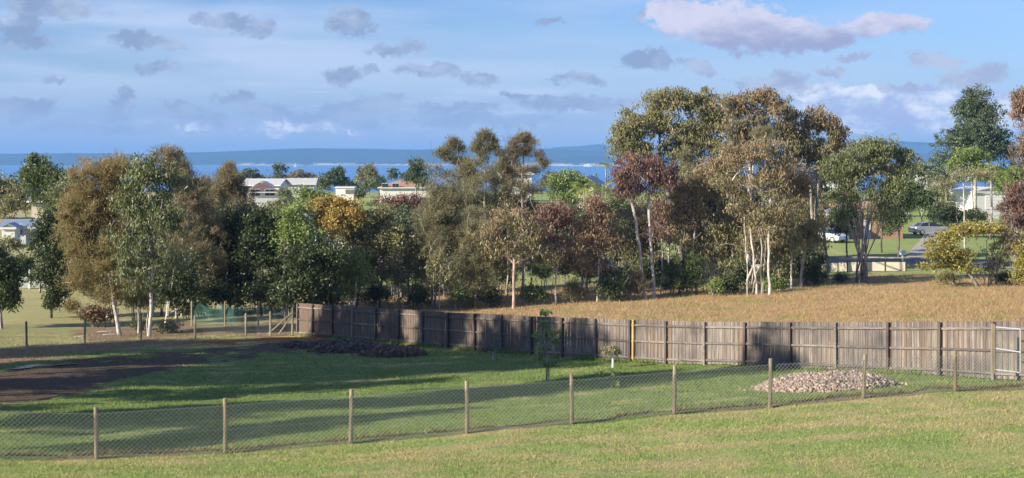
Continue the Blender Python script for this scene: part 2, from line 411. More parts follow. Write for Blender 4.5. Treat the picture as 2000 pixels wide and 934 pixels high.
RED = [(330, 672), (470, 661), (600, 656), (640, 660), (560, 666), (420, 674)]
BED = [(120, 645), (200, 632), (330, 628), (470, 628), (560, 625), (575, 655), (480, 660), (300, 667), (170, 668)]
def zones(x, y, z):
    px, py = to_px(x, y, z)
    nz = fnoise(x * 0.9, y * 0.45) - 0.5; n2 = fnoise(x * 3.1 + 9, y * 1.2 + 4) - 0.5
    j = nz * 60 + n2 * 26
    front_ = y < 95
    soil = sstep(-22, 34, poly_sd(px, py, SOIL) + j * 1.2) * front_
    tan = sstep(-10, 14, poly_sd(px, py, TAN) + j) * front_ * 0.75
    bed = sstep(-10, 20, poly_sd(px, py, BED) + j) * front_
    red = sstep(-6, 16, poly_sd(px, py, RED) + j * 0.7) * front_
    # signed side of the paling fence line and of the wire fence line
    side = (x + 11.94) * 22.25 + (y - 85.7) * 16.95
    side = side / math.hypot(22.25, 16.95)
    gold = sstep(0.2, 1.2, side) * sstep(-14.5 , -12.5, x) * sstep(126, 113, y + nz * 6)
    wl = y - (36.1 + (x + 9.6) * 0.345)                   # >0 beyond the wire fence
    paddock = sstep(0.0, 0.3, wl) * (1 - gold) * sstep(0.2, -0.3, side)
    ridge = np.exp(-((wl + 0.18 + n2 * 0.35) / 0.28) ** 2) * sstep(-40, -8, x)
    ua = x * 0.944 + y * 0.33; va = -x * 0.33 + y * 0.944
    dry = np.clip(0.45 + nz * 0.9 + n2 * 0.5 + (fnoise(ua * 0.22, va * 1.5) - 0.5) * 1.5, 0, 1)
    dry = np.where((wl < 0), np.clip(dry + 0.25 * sstep(1150, 1600, px) * sstep(880, 820, py) + 0.10, 0, 1), dry * 0.8)
    lefth = (px < 620) & (y > 74)
    dry = np.where(lefth, 0.75 + 0.25 * dry, dry)
    return dict(soil=soil, tan=np.maximum(tan, bed * 0.9), red=red, gold=gold, ridge=ridge, dry=dry, paddock=paddock)

def ground_mat(name, grass=False):
    m, t, b = new_mat(name)
    p = t.node('ShaderNodeNewGeometry').outputs['Position']
    n1 = t.noise(p, 1.3, 6, 0.65); n2 = t.noise(p, 9.0, 5, 0.7); n3 = t.noise(p, 0.35, 4, 0.6)
    nf = t.noise(p, 40.0, 4, 0.7)
    dry = t.attr('dry')
    dmix = t.math('ADD', dry, t.math('MULTIPLY', t.math('SUBTRACT', n2, 0.5), 0.9))
    gA = t.mix(t.smooth(n2, 0.3, 0.7), (0.195, 0.270, 0.075), (0.310, 0.370, 0.135))
    gB = t.mix(t.smooth(n1, 0.35, 0.65), (0.36, 0.335, 0.155), (0.43, 0.365, 0.195))
    col = t.mix(t.smooth(dmix, 0.30, 1.0), gA, gB)
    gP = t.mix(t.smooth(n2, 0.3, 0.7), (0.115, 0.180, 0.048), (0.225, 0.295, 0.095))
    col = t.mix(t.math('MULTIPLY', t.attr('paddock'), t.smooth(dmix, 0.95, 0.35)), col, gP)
    gG = t.mix(t.smooth(n1, 0.35, 0.68), (0.37, 0.250, 0.140), (0.45, 0.340, 0.185))
    gG = t.mix(t.smooth(n3, 0.52, 0.68), gG, (0.30, 0.285, 0.11))
    col = t.mix(t.attr('gold'), col, gG)
    tanc = t.mix(n2, (0.20, 0.135, 0.075), (0.36, 0.27, 0.16))
    thr = t.math('ADD', t.attr('tan'), t.math('MULTIPLY', t.math('SUBTRACT', n1, 0.5), 1.1))
    col = t.mix(t.smooth(thr, 0.40, 0.75), col, tanc)
    soilc = t.mix(t.smooth(n2, 0.35, 0.65), (0.055, 0.042, 0.032), (0.16, 0.115, 0.075))
    thr = t.math('ADD', t.math('MULTIPLY', t.attr('soil'), 0.85), t.math('MULTIPLY', t.math('SUBTRACT', t.noise(t.vmath('MULTIPLY', p, (0.7, 2.4, 1)), 1.6, 5, .65), 0.5), 1.9))
    col = t.mix(t.smooth(thr, 0.40, 0.65), col, soilc)
    col = t.mix(t.smooth(t.math('ADD', t.attr('red'), t.math('MULTIPLY', t.math('SUBTRACT', n2, 0.5), 0.7)), 0.4, 0.8), col, (0.33, 0.115, 0.042))
    thr = t.math('ADD', t.attr('ridge'), t.math('MULTIPLY', t.math('SUBTRACT', n2, 0.5), 1.3))
    col = t.mix(t.smooth(thr, 0.45, 0.8), col, t.mix(n1, (0.13, 0.085, 0.05), (0.28, 0.20, 0.12)))
    if grass:
        col = t.mix(t.attr('tint'), t.mix(1.0, col, (0.68, 0.72, 0.62), 'MULTIPLY'), t.mix(1.0, col, (1.42, 1.38, 1.32), 'MULTIPLY'))
    t.link(col, b.inputs['Base Color']); b.inputs['Roughness'].default_value = 0.9
    b.inputs['Specular IOR Level'].default_value = 0.15
    if grass:
        tr = t.node('ShaderNodeBsdfTranslucent'); t.link(col, tr.inputs[0])
        mx = t.node('ShaderNodeMixShader'); mx.inputs[0].default_value = 0.3
        t.link(b.outputs[0], mx.inputs[1]); t.link(tr.outputs[0], mx.inputs[2])
        t.link(mx.outputs[0], t.n['Material Output'].inputs['Surface'])
    else:
        bn = t.node('ShaderNodeBump'); bn.inputs['Strength'].default_value = 0.8; bn.inputs['Distance'].default_value = 0.08
        t.link(t.math('ADD', t.math('MULTIPLY', n2, 0.7), t.math('MULTIPLY', nf, 0.4)), bn.inputs['Height'])
        t.link(bn.outputs[0], b.inputs['Normal'])
    return m
M['ground'] = ground_mat('ground_turf'); M['blade'] = ground_mat('grass_blades', True)

def spaced(segs):
    out = []
    for a, b, n in segs: out += list(np.linspace(a, b, n, endpoint=False))
    out.append(segs[-1][1]); return np.array(out)
def relief(x, y):
    wl = y - (36.1 + (x + 9.6) * 0.345)
    rid = 0.10 * np.exp(-((wl + 0.25) / 0.35) ** 2) * (0.5 + fnoise(x * 1.7, y * 1.3)) * sstep(20, 30, y)
    return rid + (fnoise(x * 0.35, y * 0.35) - 0.5) * 0.16 + (fnoise(x * 1.3 + 5, y * 1.3) - 0.5) * 0.05 * sstep(110, 90, y)
def Gr(x, y): return G(x, y) + relief(np.atleast_1d(x), np.atleast_1d(y))
def gr(x, y): return float(Gr(np.array([x], float), np.array([y], float))[0])
ys = spaced([(-600, -60, 8), (-60, 20, 16), (20, 60, 200), (60, 95, 110), (95, 130, 60), (130, 230, 40), (230, 500, 22), (500, 1100, 12)])
xs = spaced([(-2500, -300, 8), (-300, -70, 16), (-70, -32, 24), (-32, 36, 230), (36, 80, 24), (80, 300, 16), (300, 2500, 8)])
XX, YY = np.meshgrid(xs, ys); ZZ = Gr(XX.ravel(), YY.ravel())
nx, ny = len(xs), len(ys)
idx = np.arange(nx * ny).reshape(ny, nx)
quads = np.stack([idx[:-1, :-1], idx[:-1, 1:], idx[1:, 1:], idx[1:, :-1]], -1).reshape(-1, 4)
Zn = zones(XX.ravel(), YY.ravel(), ZZ)
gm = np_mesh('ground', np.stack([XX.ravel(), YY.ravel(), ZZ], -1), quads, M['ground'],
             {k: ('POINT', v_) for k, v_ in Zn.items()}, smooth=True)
tag(link('ground', gm), kind='structure')

# grass blades: mown turf in front and in the paddock, tall dry grass beyond the palings
def blades(name, X, Y, h, wd, lean, tall=False):
    n = len(X); Z = Gr(X, Y)
    a = RNG.random(n) * math.pi; s_ = np.stack([np.cos(a), np.sin(a), np.zeros(n)], -1)
    base = np.stack([X, Y, Z - 0.01], -1)
    tipd = np.stack([RNG.normal(0, lean, n), RNG.normal(0, lean, n), np.ones(n)], -1) * h[:, None]
    V = np.empty((n, 3, 3)); V[:, 0] = base - s_ * wd[:, None] / 2; V[:, 1] = base + s_ * wd[:, None] / 2; V[:, 2] = base + tipd
    zn = zones(X, Y, Z); at = {k: ('FACE', v_) for k, v_ in zn.items()}
    at['tint'] = ('FACE', RNG.random(n))
    me = np_mesh(name, V.reshape(-1, 3), np.arange(3 * n).reshape(n, 3), M['blade'], at)
    return me, zn
def scatter(n, y0, y1, margin=1.5, pw=1.0):
    t = RNG.random(n); Y = 1 / (1 / y0 + t * (1 / y1 - 1 / y0)); X = (RNG.random(n) * 2 - 1) * (Y / 3 + margin)
    return X, Y
X, Y = scatter(450000, 27, 88)
side = ((X + 11.94) * 22.25 + (Y - 85.7) * 16.95) / 27.97
keep = side < -0.15
X, Y = X[keep], Y[keep]
zn = zones(X, Y, G(X, Y)); keep = (RNG.random(len(X)) > np.clip(zn['soil'] * 0.92 + zn['tan'] * 0.6 + zn['red'] * .8, 0, 0.97)); X, Y = X[keep], Y[keep]
sc = np.clip(Y / 36, 0.8, 2.2)
patch = fnoise(X * 0.8, Y * 0.8)
me, _ = blades('mown_grass', X, Y, (0.022 + 0.050 * RNG.random(len(X)) ** 2) * (0.6 + patch) * np.sqrt(sc), 0.020 * sc, 0.7)
tag(link('mown_grass', me), 'short mown green grass covering the lawn and paddock', 'grass', kind='stuff')
# weeds along the wire fence
t = RNG.random(9000) * 30 - 14
Xw = t; Yw = 36.1 + (Xw + 9.6) * 0.345 - 0.1 + RNG.normal(0, 0.16, len(t))
k_ = fnoise(Xw * 1.5, Yw) > 0.46; Xw, Yw = Xw[k_], Yw[k_]
me, _ = blades('fence_weeds', Xw, Yw, 0.05 + 0.15 * RNG.random(len(Xw)) ** 2, np.full(len(Xw), 0.02), 0.5)
tag(link('fence_weeds', me), 'longer rough grass left unmown under the wire fence', 'grass', kind='stuff')
t = RNG.random(9000) * 46
wx = []; wy = []
for s_ in t:
    q_ = Vector((-11.94, 85.7)).lerp(Vector((4.98, 63.5)), min(1, s_ / 27.97)) if s_ < 27.97 else Vector((4.98, 63.5)).lerp(Vector((15.25, 48.6)), (s_ - 27.97) / 18.1)
    o_ = abs(random.gauss(0, .16)) + .06; wx.append(q_.x - .8 * o_); wy.append(q_.y - .6 * o_)
wx = np.array(wx); wy = np.array(wy); k_ = fnoise(wx * 1.3, wy * 1.3) > .47; wx, wy = wx[k_], wy[k_]
me, _ = blades('paling_weeds', wx, wy, 0.08 + 0.22 * RNG.random(len(wx)) ** 2, np.full(len(wx), 0.03), 0.4)
tag(link('paling_weeds', me), 'ragged long grass growing along the foot of the paling fence', 'grass', kind='stuff')
# meadow
n = 400000; tt = RNG.random(n); Y = 1 / (1 / 49 + tt * (1 / 122 - 1 / 49)); X = -14 + RNG.random(n) * 62
side = ((X + 11.94) * 22.25 + (Y - 85.7) * 16.95) / 27.97
keep = (side > 0.35) & (X < Y / 3 + 3) & (X > -Y * 0.12); X, Y = X[keep], Y[keep]
keep = zones(X, Y, G(X, Y))['gold'] > 0.35 + 0.3 * RNG.random(len(X)); X, Y = X[keep], Y[keep]
pt = fnoise(X * 0.5, Y * 0.5)
me, _ = blades('meadow_grass', X, Y, (0.07 + 0.19 * RNG.random(len(X))) * (0.4 + 1.2 * pt), 0.016 + 0.014 * RNG.random(len(X)), 0.7)
tag(link('meadow_grass', me), 'tall dry golden grass filling the meadow behind the paling fence', 'grass', kind='stuff')

# ------------------------------------------------------------------ sea, far shore
m, t, b = new_mat('sea_water')
p = t.node('ShaderNodeNewGeometry').outputs['Position']
nn = t.noise(t.vmath('MULTIPLY', p, (0.01, 0.002, 1)), 1.0, 4)
t.link(t.mix(nn, (0.06, 0.19, 0.44), (0.08, 0.235, 0.50)), b.inputs['Base Color'])
b.inputs['Roughness'].default_value = 0.55
bn = t.node('ShaderNodeBump'); bn.inputs['Strength'].default_value = 0.6; bn.inputs['Distance'].default_value = 0.6
t.link(t.noise(p, 0.4, 4), bn.inputs['Height']); t.link(bn.outputs[0], b.inputs['Normal'])
M['sea'] = m
SEA = -40.0
tag(MB().add([(-11000, 640, SEA), (11000, 640, SEA), (11000, 11500, SEA), (-11000, 11500, SEA)], [(0, 1, 2, 3)]).build('sea', M['sea']), kind='structure')
m, t, b = new_mat('wooded_hills')
p = t.node('ShaderNodeNewGeometry').outputs['Position']
n1 = t.noise(p, 0.012, 6, 0.7); n2 = t.noise(t.vmath('MULTIPLY', p, (0.009, 0.004, 0.03)), 1.0, 5, 0.7)
col = t.mix(n1, (0.012, 0.030, 0.022), (0.040, 0.070, 0.045))
sp = t.node('ShaderNodeSeparateXYZ'); t.link(p, sp.inputs[0])
sand = t.math('MULTIPLY', t.smooth(sp.outputs[2], SEA + 16, SEA + 3), t.smooth(n2, 0.47, 0.53))
sand = t.math('MAXIMUM', sand, t.math('MULTIPLY', t.smooth(sp.outputs[2], SEA + 4.5, SEA + 2.5), t.smooth(n2, 0.34, 0.42)))
spx = t.math('MULTIPLY', t.smooth(sp.outputs[0], -1700, -1300), 1.0)
col = t.mix(t.math('MULTIPLY', sand, spx), col, (0.62, 0.56, 0.48))
t.link(col, b.inputs['Base Color']); b.inputs['Specular IOR Level'].default_value = 0.0; b.inputs['Roughness'].default_value = 1
M['hills'] = m
def ridge(name, dist, depth, crest, x0, x1, nxx=420, nyy=26, rough=1.0):
    xs_ = np.linspace(x0, x1, nxx); vs = np.linspace(0, 1, nyy); V = []
    cp = np.interp(1000 + xs_ / (dist + depth * 0.6) * F, [c[0] for c in crest], [c[1] for c in crest])
    top = (EYE - cp) / F * (dist + depth * 0.6)
    for v_ in vs:
        prof = sstep(0, 0.6, v_) ** 0.8 if v_ < 0.6 else 1 - 0.6 * (v_ - 0.6) / 0.4
        yj = dist + depth * v_ + (fnoise(xs_ * 0.004, np.full(nxx, 2.0)) - 0.5) * 350 * (1 - v_)
        nzv = (fnoise(xs_ * 0.006, np.full(nxx, v_ * 6)) - 0.5) * 26 * rough * math.sin(math.pi * min(1, v_ / 0.7)) + (fnoise(xs_ * 0.03, np.full(nxx, v_ * 14)) - 0.5) * 5
        V.append(np.stack([xs_, yj, SEA - 3 + (top - SEA + 3) * prof + nzv * (0.05 + prof) * 0.6], -1))
    V = np.concatenate(V); idx = np.arange(nxx * nyy).reshape(nyy, nxx)
    q = np.stack([idx[:-1, :-1], idx[:-1, 1:], idx[1:, 1:], idx[1:, :-1]], -1).reshape(-1, 4)
    return tag(link(name, np_mesh(name, V, q, M['hills'], smooth=True)), kind='structure')
ridge('island_hills', 7900, 1600, [(-2000, 300), (0, 301), (160, 299), (300, 301), (400, 297), (560, 291), (640, 290), (800, 292), (1040, 290), (1120, 293),
                            (1200, 297), (1400, 300), (2000, 300), (4000, 300)], -7000, 6500)
ridge('far_mountains', 9700, 1300, [(-3000, 312), (900, 306), (1050, 292), (1100, 287), (1140, 285), (1165, 282), (1200, 287), (1260, 291), (1500, 290), (1700, 281), (1760, 276),
                             (1800, 279), (1840, 282), (2000, 286), (4000, 292)], -6500, 7000, rough=1.4)
# headland with pale cliffs, right of the gap
ridge('headland', 7300, 500, [(-3000, 420), (1050, 330), (1085, 309), (1130, 305), (1180, 306), (1240, 312), (1300, 330), (4000, 420)], 150, 850, nxx=120, rough=0.6)

# air
hz, t, b = new_mat('haze_air'); t.n.remove(b)
pv = t.node('ShaderNodeVolumePrincipled'); pv.inputs['Color'].default_value = (0.24, 0.52, 1.0, 1); pv.inputs['Density'].default_value = 1.25e-4
pv.inputs['Anisotropy'].default_value = 0.0
t.link(pv.outputs[0], t.n['Material Output'].inputs['Volume'])
HAZE = MB().box((0, 5300, 16), (24000, 13400, 126)).build('haze', hz); tag(HAZE, 'thin blue haze in the air over the whole landscape', 'haze', kind='stuff')

# ------------------------------------------------------------------ trees
def tubes(segs, k=5):
    """segs: list of (p0, p1, r0, r1) -> V, quads"""
    A = np.array([s[0] for s in segs]); B = np.array([s[1] for s in segs]); r0 = np.array([s[2] for s in segs]); r1 = np.array([s[3] for s in segs])
    d = B - A; ln = np.linalg.norm(d, axis=1, keepdims=True) + 1e-9; d = d / ln
    ref = np.where(np.abs(d[:, 2:3]) > 0.9, np.array([[1.0, 0, 0]]), np.array([[0, 0, 1.0]]))
    a = np.cross(d, ref); a /= np.linalg.norm(a, axis=1, keepdims=True) + 1e-9; b_ = np.cross(d, a)
    n = len(A); V = np.empty((n, 2 * k, 3))
    for i in range(k):
        t_ = 2 * math.pi * i / k; o = a * math.cos(t_) + b_ * math.sin(t_)
        V[:, i] = A - d * r0[:, None] * 0.3 + o * r0[:, None]; V[:, k + i] = B + d * r1[:, None] * 0.3 + o * r1[:, None]
    q = np.array([[i, (i + 1) % k, k + (i + 1) % k, k + i] for i in range(k)])
    Fq = (q[None] + (np.arange(n) * 2 * k)[:, None, None]).reshape(-1, 4)
    return V.reshape(-1, 3), Fq
SP = dict(
    gum=dict(L=0.215, W=0.080, rc=0.55, droop=0.9, flat=0.75, den=2.3, cl=1.0),
    bushy=dict(L=0.18, W=0.105, rc=0.60, droop=0.2, flat=0.8, den=3.4, cl=1.0),
    dense=dict(L=0.19, W=0.105, rc=0.65, droop=0.3, flat=0.9, den=4.4, cl=1.1),
    oak=dict(L=0.27, W=0.034, rc=0.44, droop=-0.1, flat=1.0, den=2.6, cl=1.0),
    layer=dict(L=0.20, W=0.11, rc=0.65, droop=0.0, flat=0.42, den=3.4, cl=0.9),
)
NTRI = [0]
def grow(base, lobes, sp, leaf, bark, seed, stems=1, spread=0.35, trunk_r=0.12, den=1.0, lsize=1.0, bare=0.0, leantop=None, stem_h=0.55, fan=0.0, raw=False):
    """base: Vector; lobes: list of (x, y, z, rx, ry, rz) in world units.
    Returns two meshes (trunk with limbs, crown of leaves), local to base."""
    rg = np.random.default_rng(seed); c = SP[sp]; b0 = np.array(base)
    nodes = []; par = []
    def add(p, q): nodes.append(np.array(p, float)); par.append(q); return len(nodes) - 1
    lob = np.array(lobes, float); lob[:, :3] -= b0; lob[:, 3:] *= [1.27, 1.22, 1.14] if sp != 'oak' else [1.24, 1.2, 1.06]; trunk_r *= 0.66; nodir = 0
    if len(lob) > 2 and not raw:                      # join neighbouring masses of foliage
        extra = []
        for i in range(len(lob)):
            dd0 = np.linalg.norm(lob[:, :3] - lob[i, :3], axis=1); dd0[i] = 1e9; j = int(dd0.argmin())
            for j in dd0.argsort()[:2]:
                if j > i or j == int(dd0.argmin()):
                    l_ = (lob[i] + lob[j]) / 2; l_[3:] *= 0.72; l_[:3] += rg.normal(0, 0.12, 3) * l_[3:]; extra.append(l_)
        lob = np.concatenate([lob, np.array(extra)[: len(lob)]])
    zmin = (lob[:, 2] - lob[:, 5]).min(); ztop = (lob[:, 2] + lob[:, 5]).max()
    cen = (lob[:, :3] * (lob[:, 3] * lob[:, 5])[:, None]).sum(0) / (lob[:, 3] * lob[:, 5]).sum()
    roots = []; base_node = add([0, 0, -0.3], -1)
    for s_ in range(stems):
        off = np.array([rg.normal(0, spread), rg.normal(0, spread), 0]) * (stems > 1)
        r = add(off + [0, 0, -0.15], base_node); roots.append(r)
        tgt = lob[rg.integers(len(lob)), :3] if stems > 1 else cen
        top = np.array([cen[0] * 0.45 + tgt[0] * 0.4 + off[0], cen[1] * 0.45 + tgt[1] * 0.4 + off[1], zmin + (ztop - zmin) * (stem_h + rg.uniform(-.12, .12))])
        if fan:
            a_ = rg.uniform(0, 6.28); f_ = rg.uniform(.15, 1) ** .6 * fan
            top = np.array([math.cos(a_) * f_, math.sin(a_) * f_ * .7, rg.uniform(.42, .62) * ztop])
        k = max(4, int(top[2] / 0.7)); w1, w2 = rg.normal(0, 0.03, 2) * top[2] / 3; cur = r
        for i in range(1, k + 1):
            f = i / k; ww = math.sin(f * math.pi * 1.6 + s_) * w1, math.sin(f * math.pi * 1.3 + 2 * s_) * w2
            cur = add(off * (1 - f) + top * [f ** 1.3, f ** 1.3, f] + [ww[0], ww[1], 0] + rg.normal(0, 0.02, 3), cur)
    nstem = len(nodes)
    def attach(p, nseg, jit, bias):
        N = np.array(nodes); dd = np.linalg.norm(N - p, axis=1) + bias * np.maximum(0, N[:, 2] - p[2] + 0.35 * np.hypot(N[:, 0] - p[0], N[:, 1] - p[1])) + (N[:, 2] < zmin * 0.55) * 0.8
        j = int(dd.argmin()); a = N[j]; cur = j; ln = np.linalg.norm(p - a)
        mid = (a + p) / 2 + np.array([0, 0, 1]) * ln * 0.10 + rg.normal(0, jit, 3) * ln
        for i in range(1, nseg + 1):
            f = i / nseg; q = a * (1 - f) ** 2 + 2 * mid * f * (1 - f) + p * f * f; cur = add(q, cur)
        return cur
    for l in sorted(lob.tolist(), key=lambda l: l[0] ** 2 + l[1] ** 2 + l[2] ** 2):
        attach(np.array(l[:3]) - [0, 0, l[5] * 0.2], 4, 0.08, 1.2)
    ends = []; ecl = []
    for l in lob:
        vol = l[3] * l[5]; nc = max(7, int(c['cl'] * vol / (c['rc'] ** 2) * 3.9))
        u_ = rg.normal(size=(nc, 3)); u_ /= np.linalg.norm(u_, axis=1, keepdims=True)
        u_[:, 2] = np.where((u_[:, 2] < -0.35) & (rg.random(nc) < .5), -u_[:, 2] * 0.6, u_[:, 2])
        rr = rg.random(nc) ** 0.42 * rg.uniform(0.80, 1.08, nc) * np.where(rg.random(nc) < .10, rg.uniform(1.05, 1.32, nc), 1)
        pts = l[:3] + u_ * rr[:, None] * (l[3:6] - c['rc'] * 0.45)
        for p, r_ in zip(pts, rr): ends.append(p); ecl.append(r_)
    order_ = sorted(range(len(ends)), key=lambda i: np.linalg.norm(ends[i]))
    for i in order_: attach(ends[i], 2, 0.10, 0.8)
    if bare > 0:                                    # leafless twigs poking out
        for i in rg.choice(len(ends), max(1, int(len(ends) * bare))):
            attach(ends[i] + rg.normal(0, 0.5, 3) + [0, 0, 0.4], 3, 0.15, 0.5)
    N = np.array(nodes); n = len(N); load = np.zeros(n); child = np.zeros(n, int)
    for i in range(n):
        if par[i] >= 0: child[par[i]] += 1
    for i in range(n - 1, -1, -1):
        if child[i] == 0: load[i] += 1
        if par[i] >= 0: load[par[i]] += load[i]
    rmax = max(load[r] for r in roots)
    rad = trunk_r * (load / rmax) ** 0.47; rad = np.maximum(rad, 0.011 * lsize)
    rad[:nstem] = np.maximum(rad[:nstem], (0.030 if stems < 8 else 0.045) * (1 - 0.55 * N[:nstem, 2] / max(1, ztop)))
    taper = 1 + 0.5 * np.exp(-(N[:, 2] + .1) / 0.35); rad = rad * np.where(load > rmax * 0.25, taper, 1)
    segs = [(N[par[i]], N[i], min(rad[par[i]], rad[i] * 1.35), rad[i]) for i in range(n) if par[i] >= 0]
    thin = [q_ for q_ in segs if q_[2] < 0.032]; thick = [q_ for q_ in segs if q_[2] >= 0.032] or segs[:1]
    tv, tf = tubes(thick, 6 if trunk_r > 0.07 else 5)
    if thin:
        tv2, tf2 = tubes(thin, 3); tf = np.concatenate([tf, tf2 + len(tv)]); tv = np.concatenate([tv, tv2])
    tm = np_mesh('trunk', tv, tf, M[bark], smooth=True)
    # leaves
    E = np.array(ends); area = sum(math.pi * l[3] * l[5] for l in lob)
    Ls, Ws = c['L'] * lsize, c['W'] * lsize
    nl = int(den * c['den'] * 1.5 * area / (0.5 * Ls * Ws) * .62); nl = min(nl, 60000)
    ci = rg.integers(len(E), size=nl)
    csz = rg.uniform(0.5, 1.3, len(E))[ci]
    o = rg.normal(size=(nl, 3)); o /= np.linalg.norm(o, axis=1, keepdims=True); o *= (rg.random(nl) ** 0.5 * c['rc'] * csz)[:, None]
    o[:, 2] *= c['flat'];
    pos = E[ci] + o
    nf_ = int(nl * 0.16); li = rg.integers(len(lob), size=nf_); of = rg.normal(size=(nf_, 3)); of /= np.linalg.norm(of, axis=1, keepdims=True)
    pos[:nf_] = lob[li, :3] + of * (rg.random(nf_) ** 0.4)[:, None] * lob[li, 3:6] * 0.95
    ax = rg.normal(size=(nl, 3)) * (0.55 if abs(c['droop']) > 0.05 else 1)
    ax[:, 2] -= c['droop'] * 1.3
    if sp == 'oak': ax = rg.normal(size=(nl, 3)) * 0.28 + o / c['rc'] * 0.9 + [0, 0, 0.35]
    ax /= np.linalg.norm(ax, axis=1, keepdims=True)
    rv = rg.normal(size=(nl, 3)); sd_ = np.cross(ax, rv); sd_ /= np.linalg.norm(sd_, axis=1, keepdims=True) + 1e-9
    ll = Ls * rg.uniform(0.7, 1.3, nl)[:, None]; ww_ = Ws * rg.uniform(0.7, 1.3, nl)[:, None]
    V = np.empty((nl, 3, 3)); V[:, 0] = pos - sd_ * ww_ / 2 - ax * ll * 0.35; V[:, 1] = pos + sd_ * ww_ / 2 - ax * ll * 0.35; V[:, 2] = pos + ax * ll * 0.65
    ctint = rg.random(len(E)); tint = np.clip(0.55 * ctint[ci] + 0.45 * rg.random(nl), 0, 1)
    rel = np.zeros(len(E)); k0 = 0
    zr = (E[:, 2] - zmin) / (ztop - zmin)
    tipc = np.clip((zr - 0.38) * 1.3 + rg.normal(0, 0.45, len(E)), 0, 1)
    tip = np.clip(tipc[ci] + o[:, 2] / c['rc'] * 0.25 + rg.normal(0, 0.08, nl), 0, 1)
    cm = np_mesh('crown', V.reshape(-1, 3), np.arange(3 * nl).reshape(nl, 3), L[leaf], {'tint': ('FACE', tint), 'tip': ('FACE', tip)})
    NTRI[0] += nl + len(tf) * 2
    return tm, cm
TREES = []
def tree(name, cat, label, base, lobes_px, sp, leaf, bark='bark_pale', group=None, deep=0.9, **kw):
    """base = (px, py) of the visible foot, or (px, None, depth); lobes in photo pixels at that depth"""
    if base[1] is None:
        d = base[2]; x = (base[0] - 1000) / F * d; B = Vector((x, d, gr(x, d)))
    else:
        B = on_ground(base[0], base[1]); B.z = gr(B.x, B.y); d = B.y
    seed = len(TREES) * 17 + 5; rg = random.Random(seed)
    lobes = []
    for (cx, cy, rx, ry) in lobes_px:
        q = P(cx, cy, d); rxw = rx / F * d; ryw = ry / F * d
        lobes.append((q.x, d + rg.uniform(-0.35, 0.35) * rxw, q.z, rxw, rxw * deep, ryw))
    tm, cm = grow(B, lobes, sp, leaf, bark, seed, **kw)
    e = empty(name, B, 0, label, cat, group)
    link('trunk', tm, e); link('crown', cm, e)
    TREES.append(e); return e
G1 = 'trees in the belt along the meadow edge'
# --- left edge and left group
tree('small_tree', 'tree', 'dark leafy tree with a pale leaning trunk at the left edge of the photo', (3, 641),
     [(-6, 500, 44, 30), (18, 540, 32, 32), (-10, 582, 38, 26), (-50, 540, 45, 50), (22, 585, 18, 18)], 'dense', 'dark', 'bark_grey', den=0.8, trunk_r=0.13)
tree('round_tree', 'tree', 'rounded dark olive tree standing tallest above the far left shed', (78, None, 118),
     [(72, 318, 26, 20), (92, 350, 40, 30), (60, 350, 26, 26), (96, 385, 40, 34), (125, 375, 30, 40), (120, 420, 36, 40)], 'dense', 'forest', 'bark_grey', den=0.8)
tree('leafy_tree', 'tree', 'olive green tree on the far left behind the house with the blue roof', (12, None, 215), [(15, 375, 45, 26), (-20, 360, 40, 30), (0, 410, 30, 40)], 'bushy', 'olive', 'bark_grey', lsize=1.8)
tree('leafy_tree', 'tree', 'light green bushy tree crown just left of the tall golden she oak', (125, None, 108), [(120, 385, 36, 44), (135, 440, 30, 34)], 'bushy', 'green', 'bark_grey')
tree('conifer_tree', 'tree', 'dark dense drooping tree beside the pale gate on the left', (100, None, 98),
     [(98, 440, 30, 34), (105, 490, 40, 40), (88, 535, 32, 30), (130, 550, 34, 34), (105, 590, 18, 14), (140, 500, 30, 40), (85, 480, 26, 30)], 'dense', 'dark', 'bark_dark', den=0.9)
tree('she_oak', 'tree', 'tall golden brown she oak with wispy foliage left of the slim green gum', (235, 655),
     [(235, 330, 42, 34), (190, 345, 46, 40), (162, 410, 50, 46), (215, 420, 50, 60), (140, 455, 40, 44), (180, 500, 52, 54), (225, 520, 45, 60), (160, 550, 34, 30), (205, 572, 40, 24)],
     'oak', 'cas_gold', 'bark_pale', trunk_r=0.16, den=1.05)
tree('gum_tree', 'tree', 'tall slender green gum with one straight pale trunk behind the far wire fence', (291, 657),
     [(300, 325, 50, 22), (275, 350, 44, 34), (330, 370, 42, 40), (250, 400, 34, 40), (295, 420, 52, 42), (345, 440, 34, 44), (270, 480, 50, 40), (320, 510, 52, 40), (285, 560, 44, 24), (255, 540, 30, 30)],
     'gum', 'green', 'bark_pale', trunk_r=0.15, den=0.62, stem_h=0.75, bare=0.15)
tree('she_oak', 'tree', 'brown she oak poking its wispy top above the slim green gum', (345, None, 98),
     [(325, 302, 30, 22), (350, 335, 26, 32), (372, 390, 40, 50), (390, 450, 50, 50), (350, 500, 50, 50), (400, 520, 40, 50)], 'oak', 'cas_brown', 'bark_grey', den=0.95)
tree('she_oak', 'tree', 'feathery brown she oak with a pointed top left of the low white roof', (445, None, 108),
     [(450, 328, 14, 18), (447, 350, 34, 26), (428, 385, 42, 34), (472, 385, 30, 34), (440, 430, 60, 40)], 'oak', 'cas_brown', 'bark_grey', den=1.0)
tree('she_oak', 'tree', 'small dark brown she oak between the two taller brown she oaks', (400, None, 112),
     [(402, 362, 22, 26), (385, 400, 34, 34), (410, 430, 40, 30)], 'oak', 'cas_brown', 'bark_grey', den=0.9)
tree('small_gum', 'tree', 'thin forked gum leaning left beside the straight pale trunk', (258, 650), [(268, 560, 30, 26), (245, 585, 22, 18), (290, 590, 20, 16)], 'gum', 'olive', 'bark_pale', trunk_r=0.09, stems=2, spread=0.25, den=0.7)
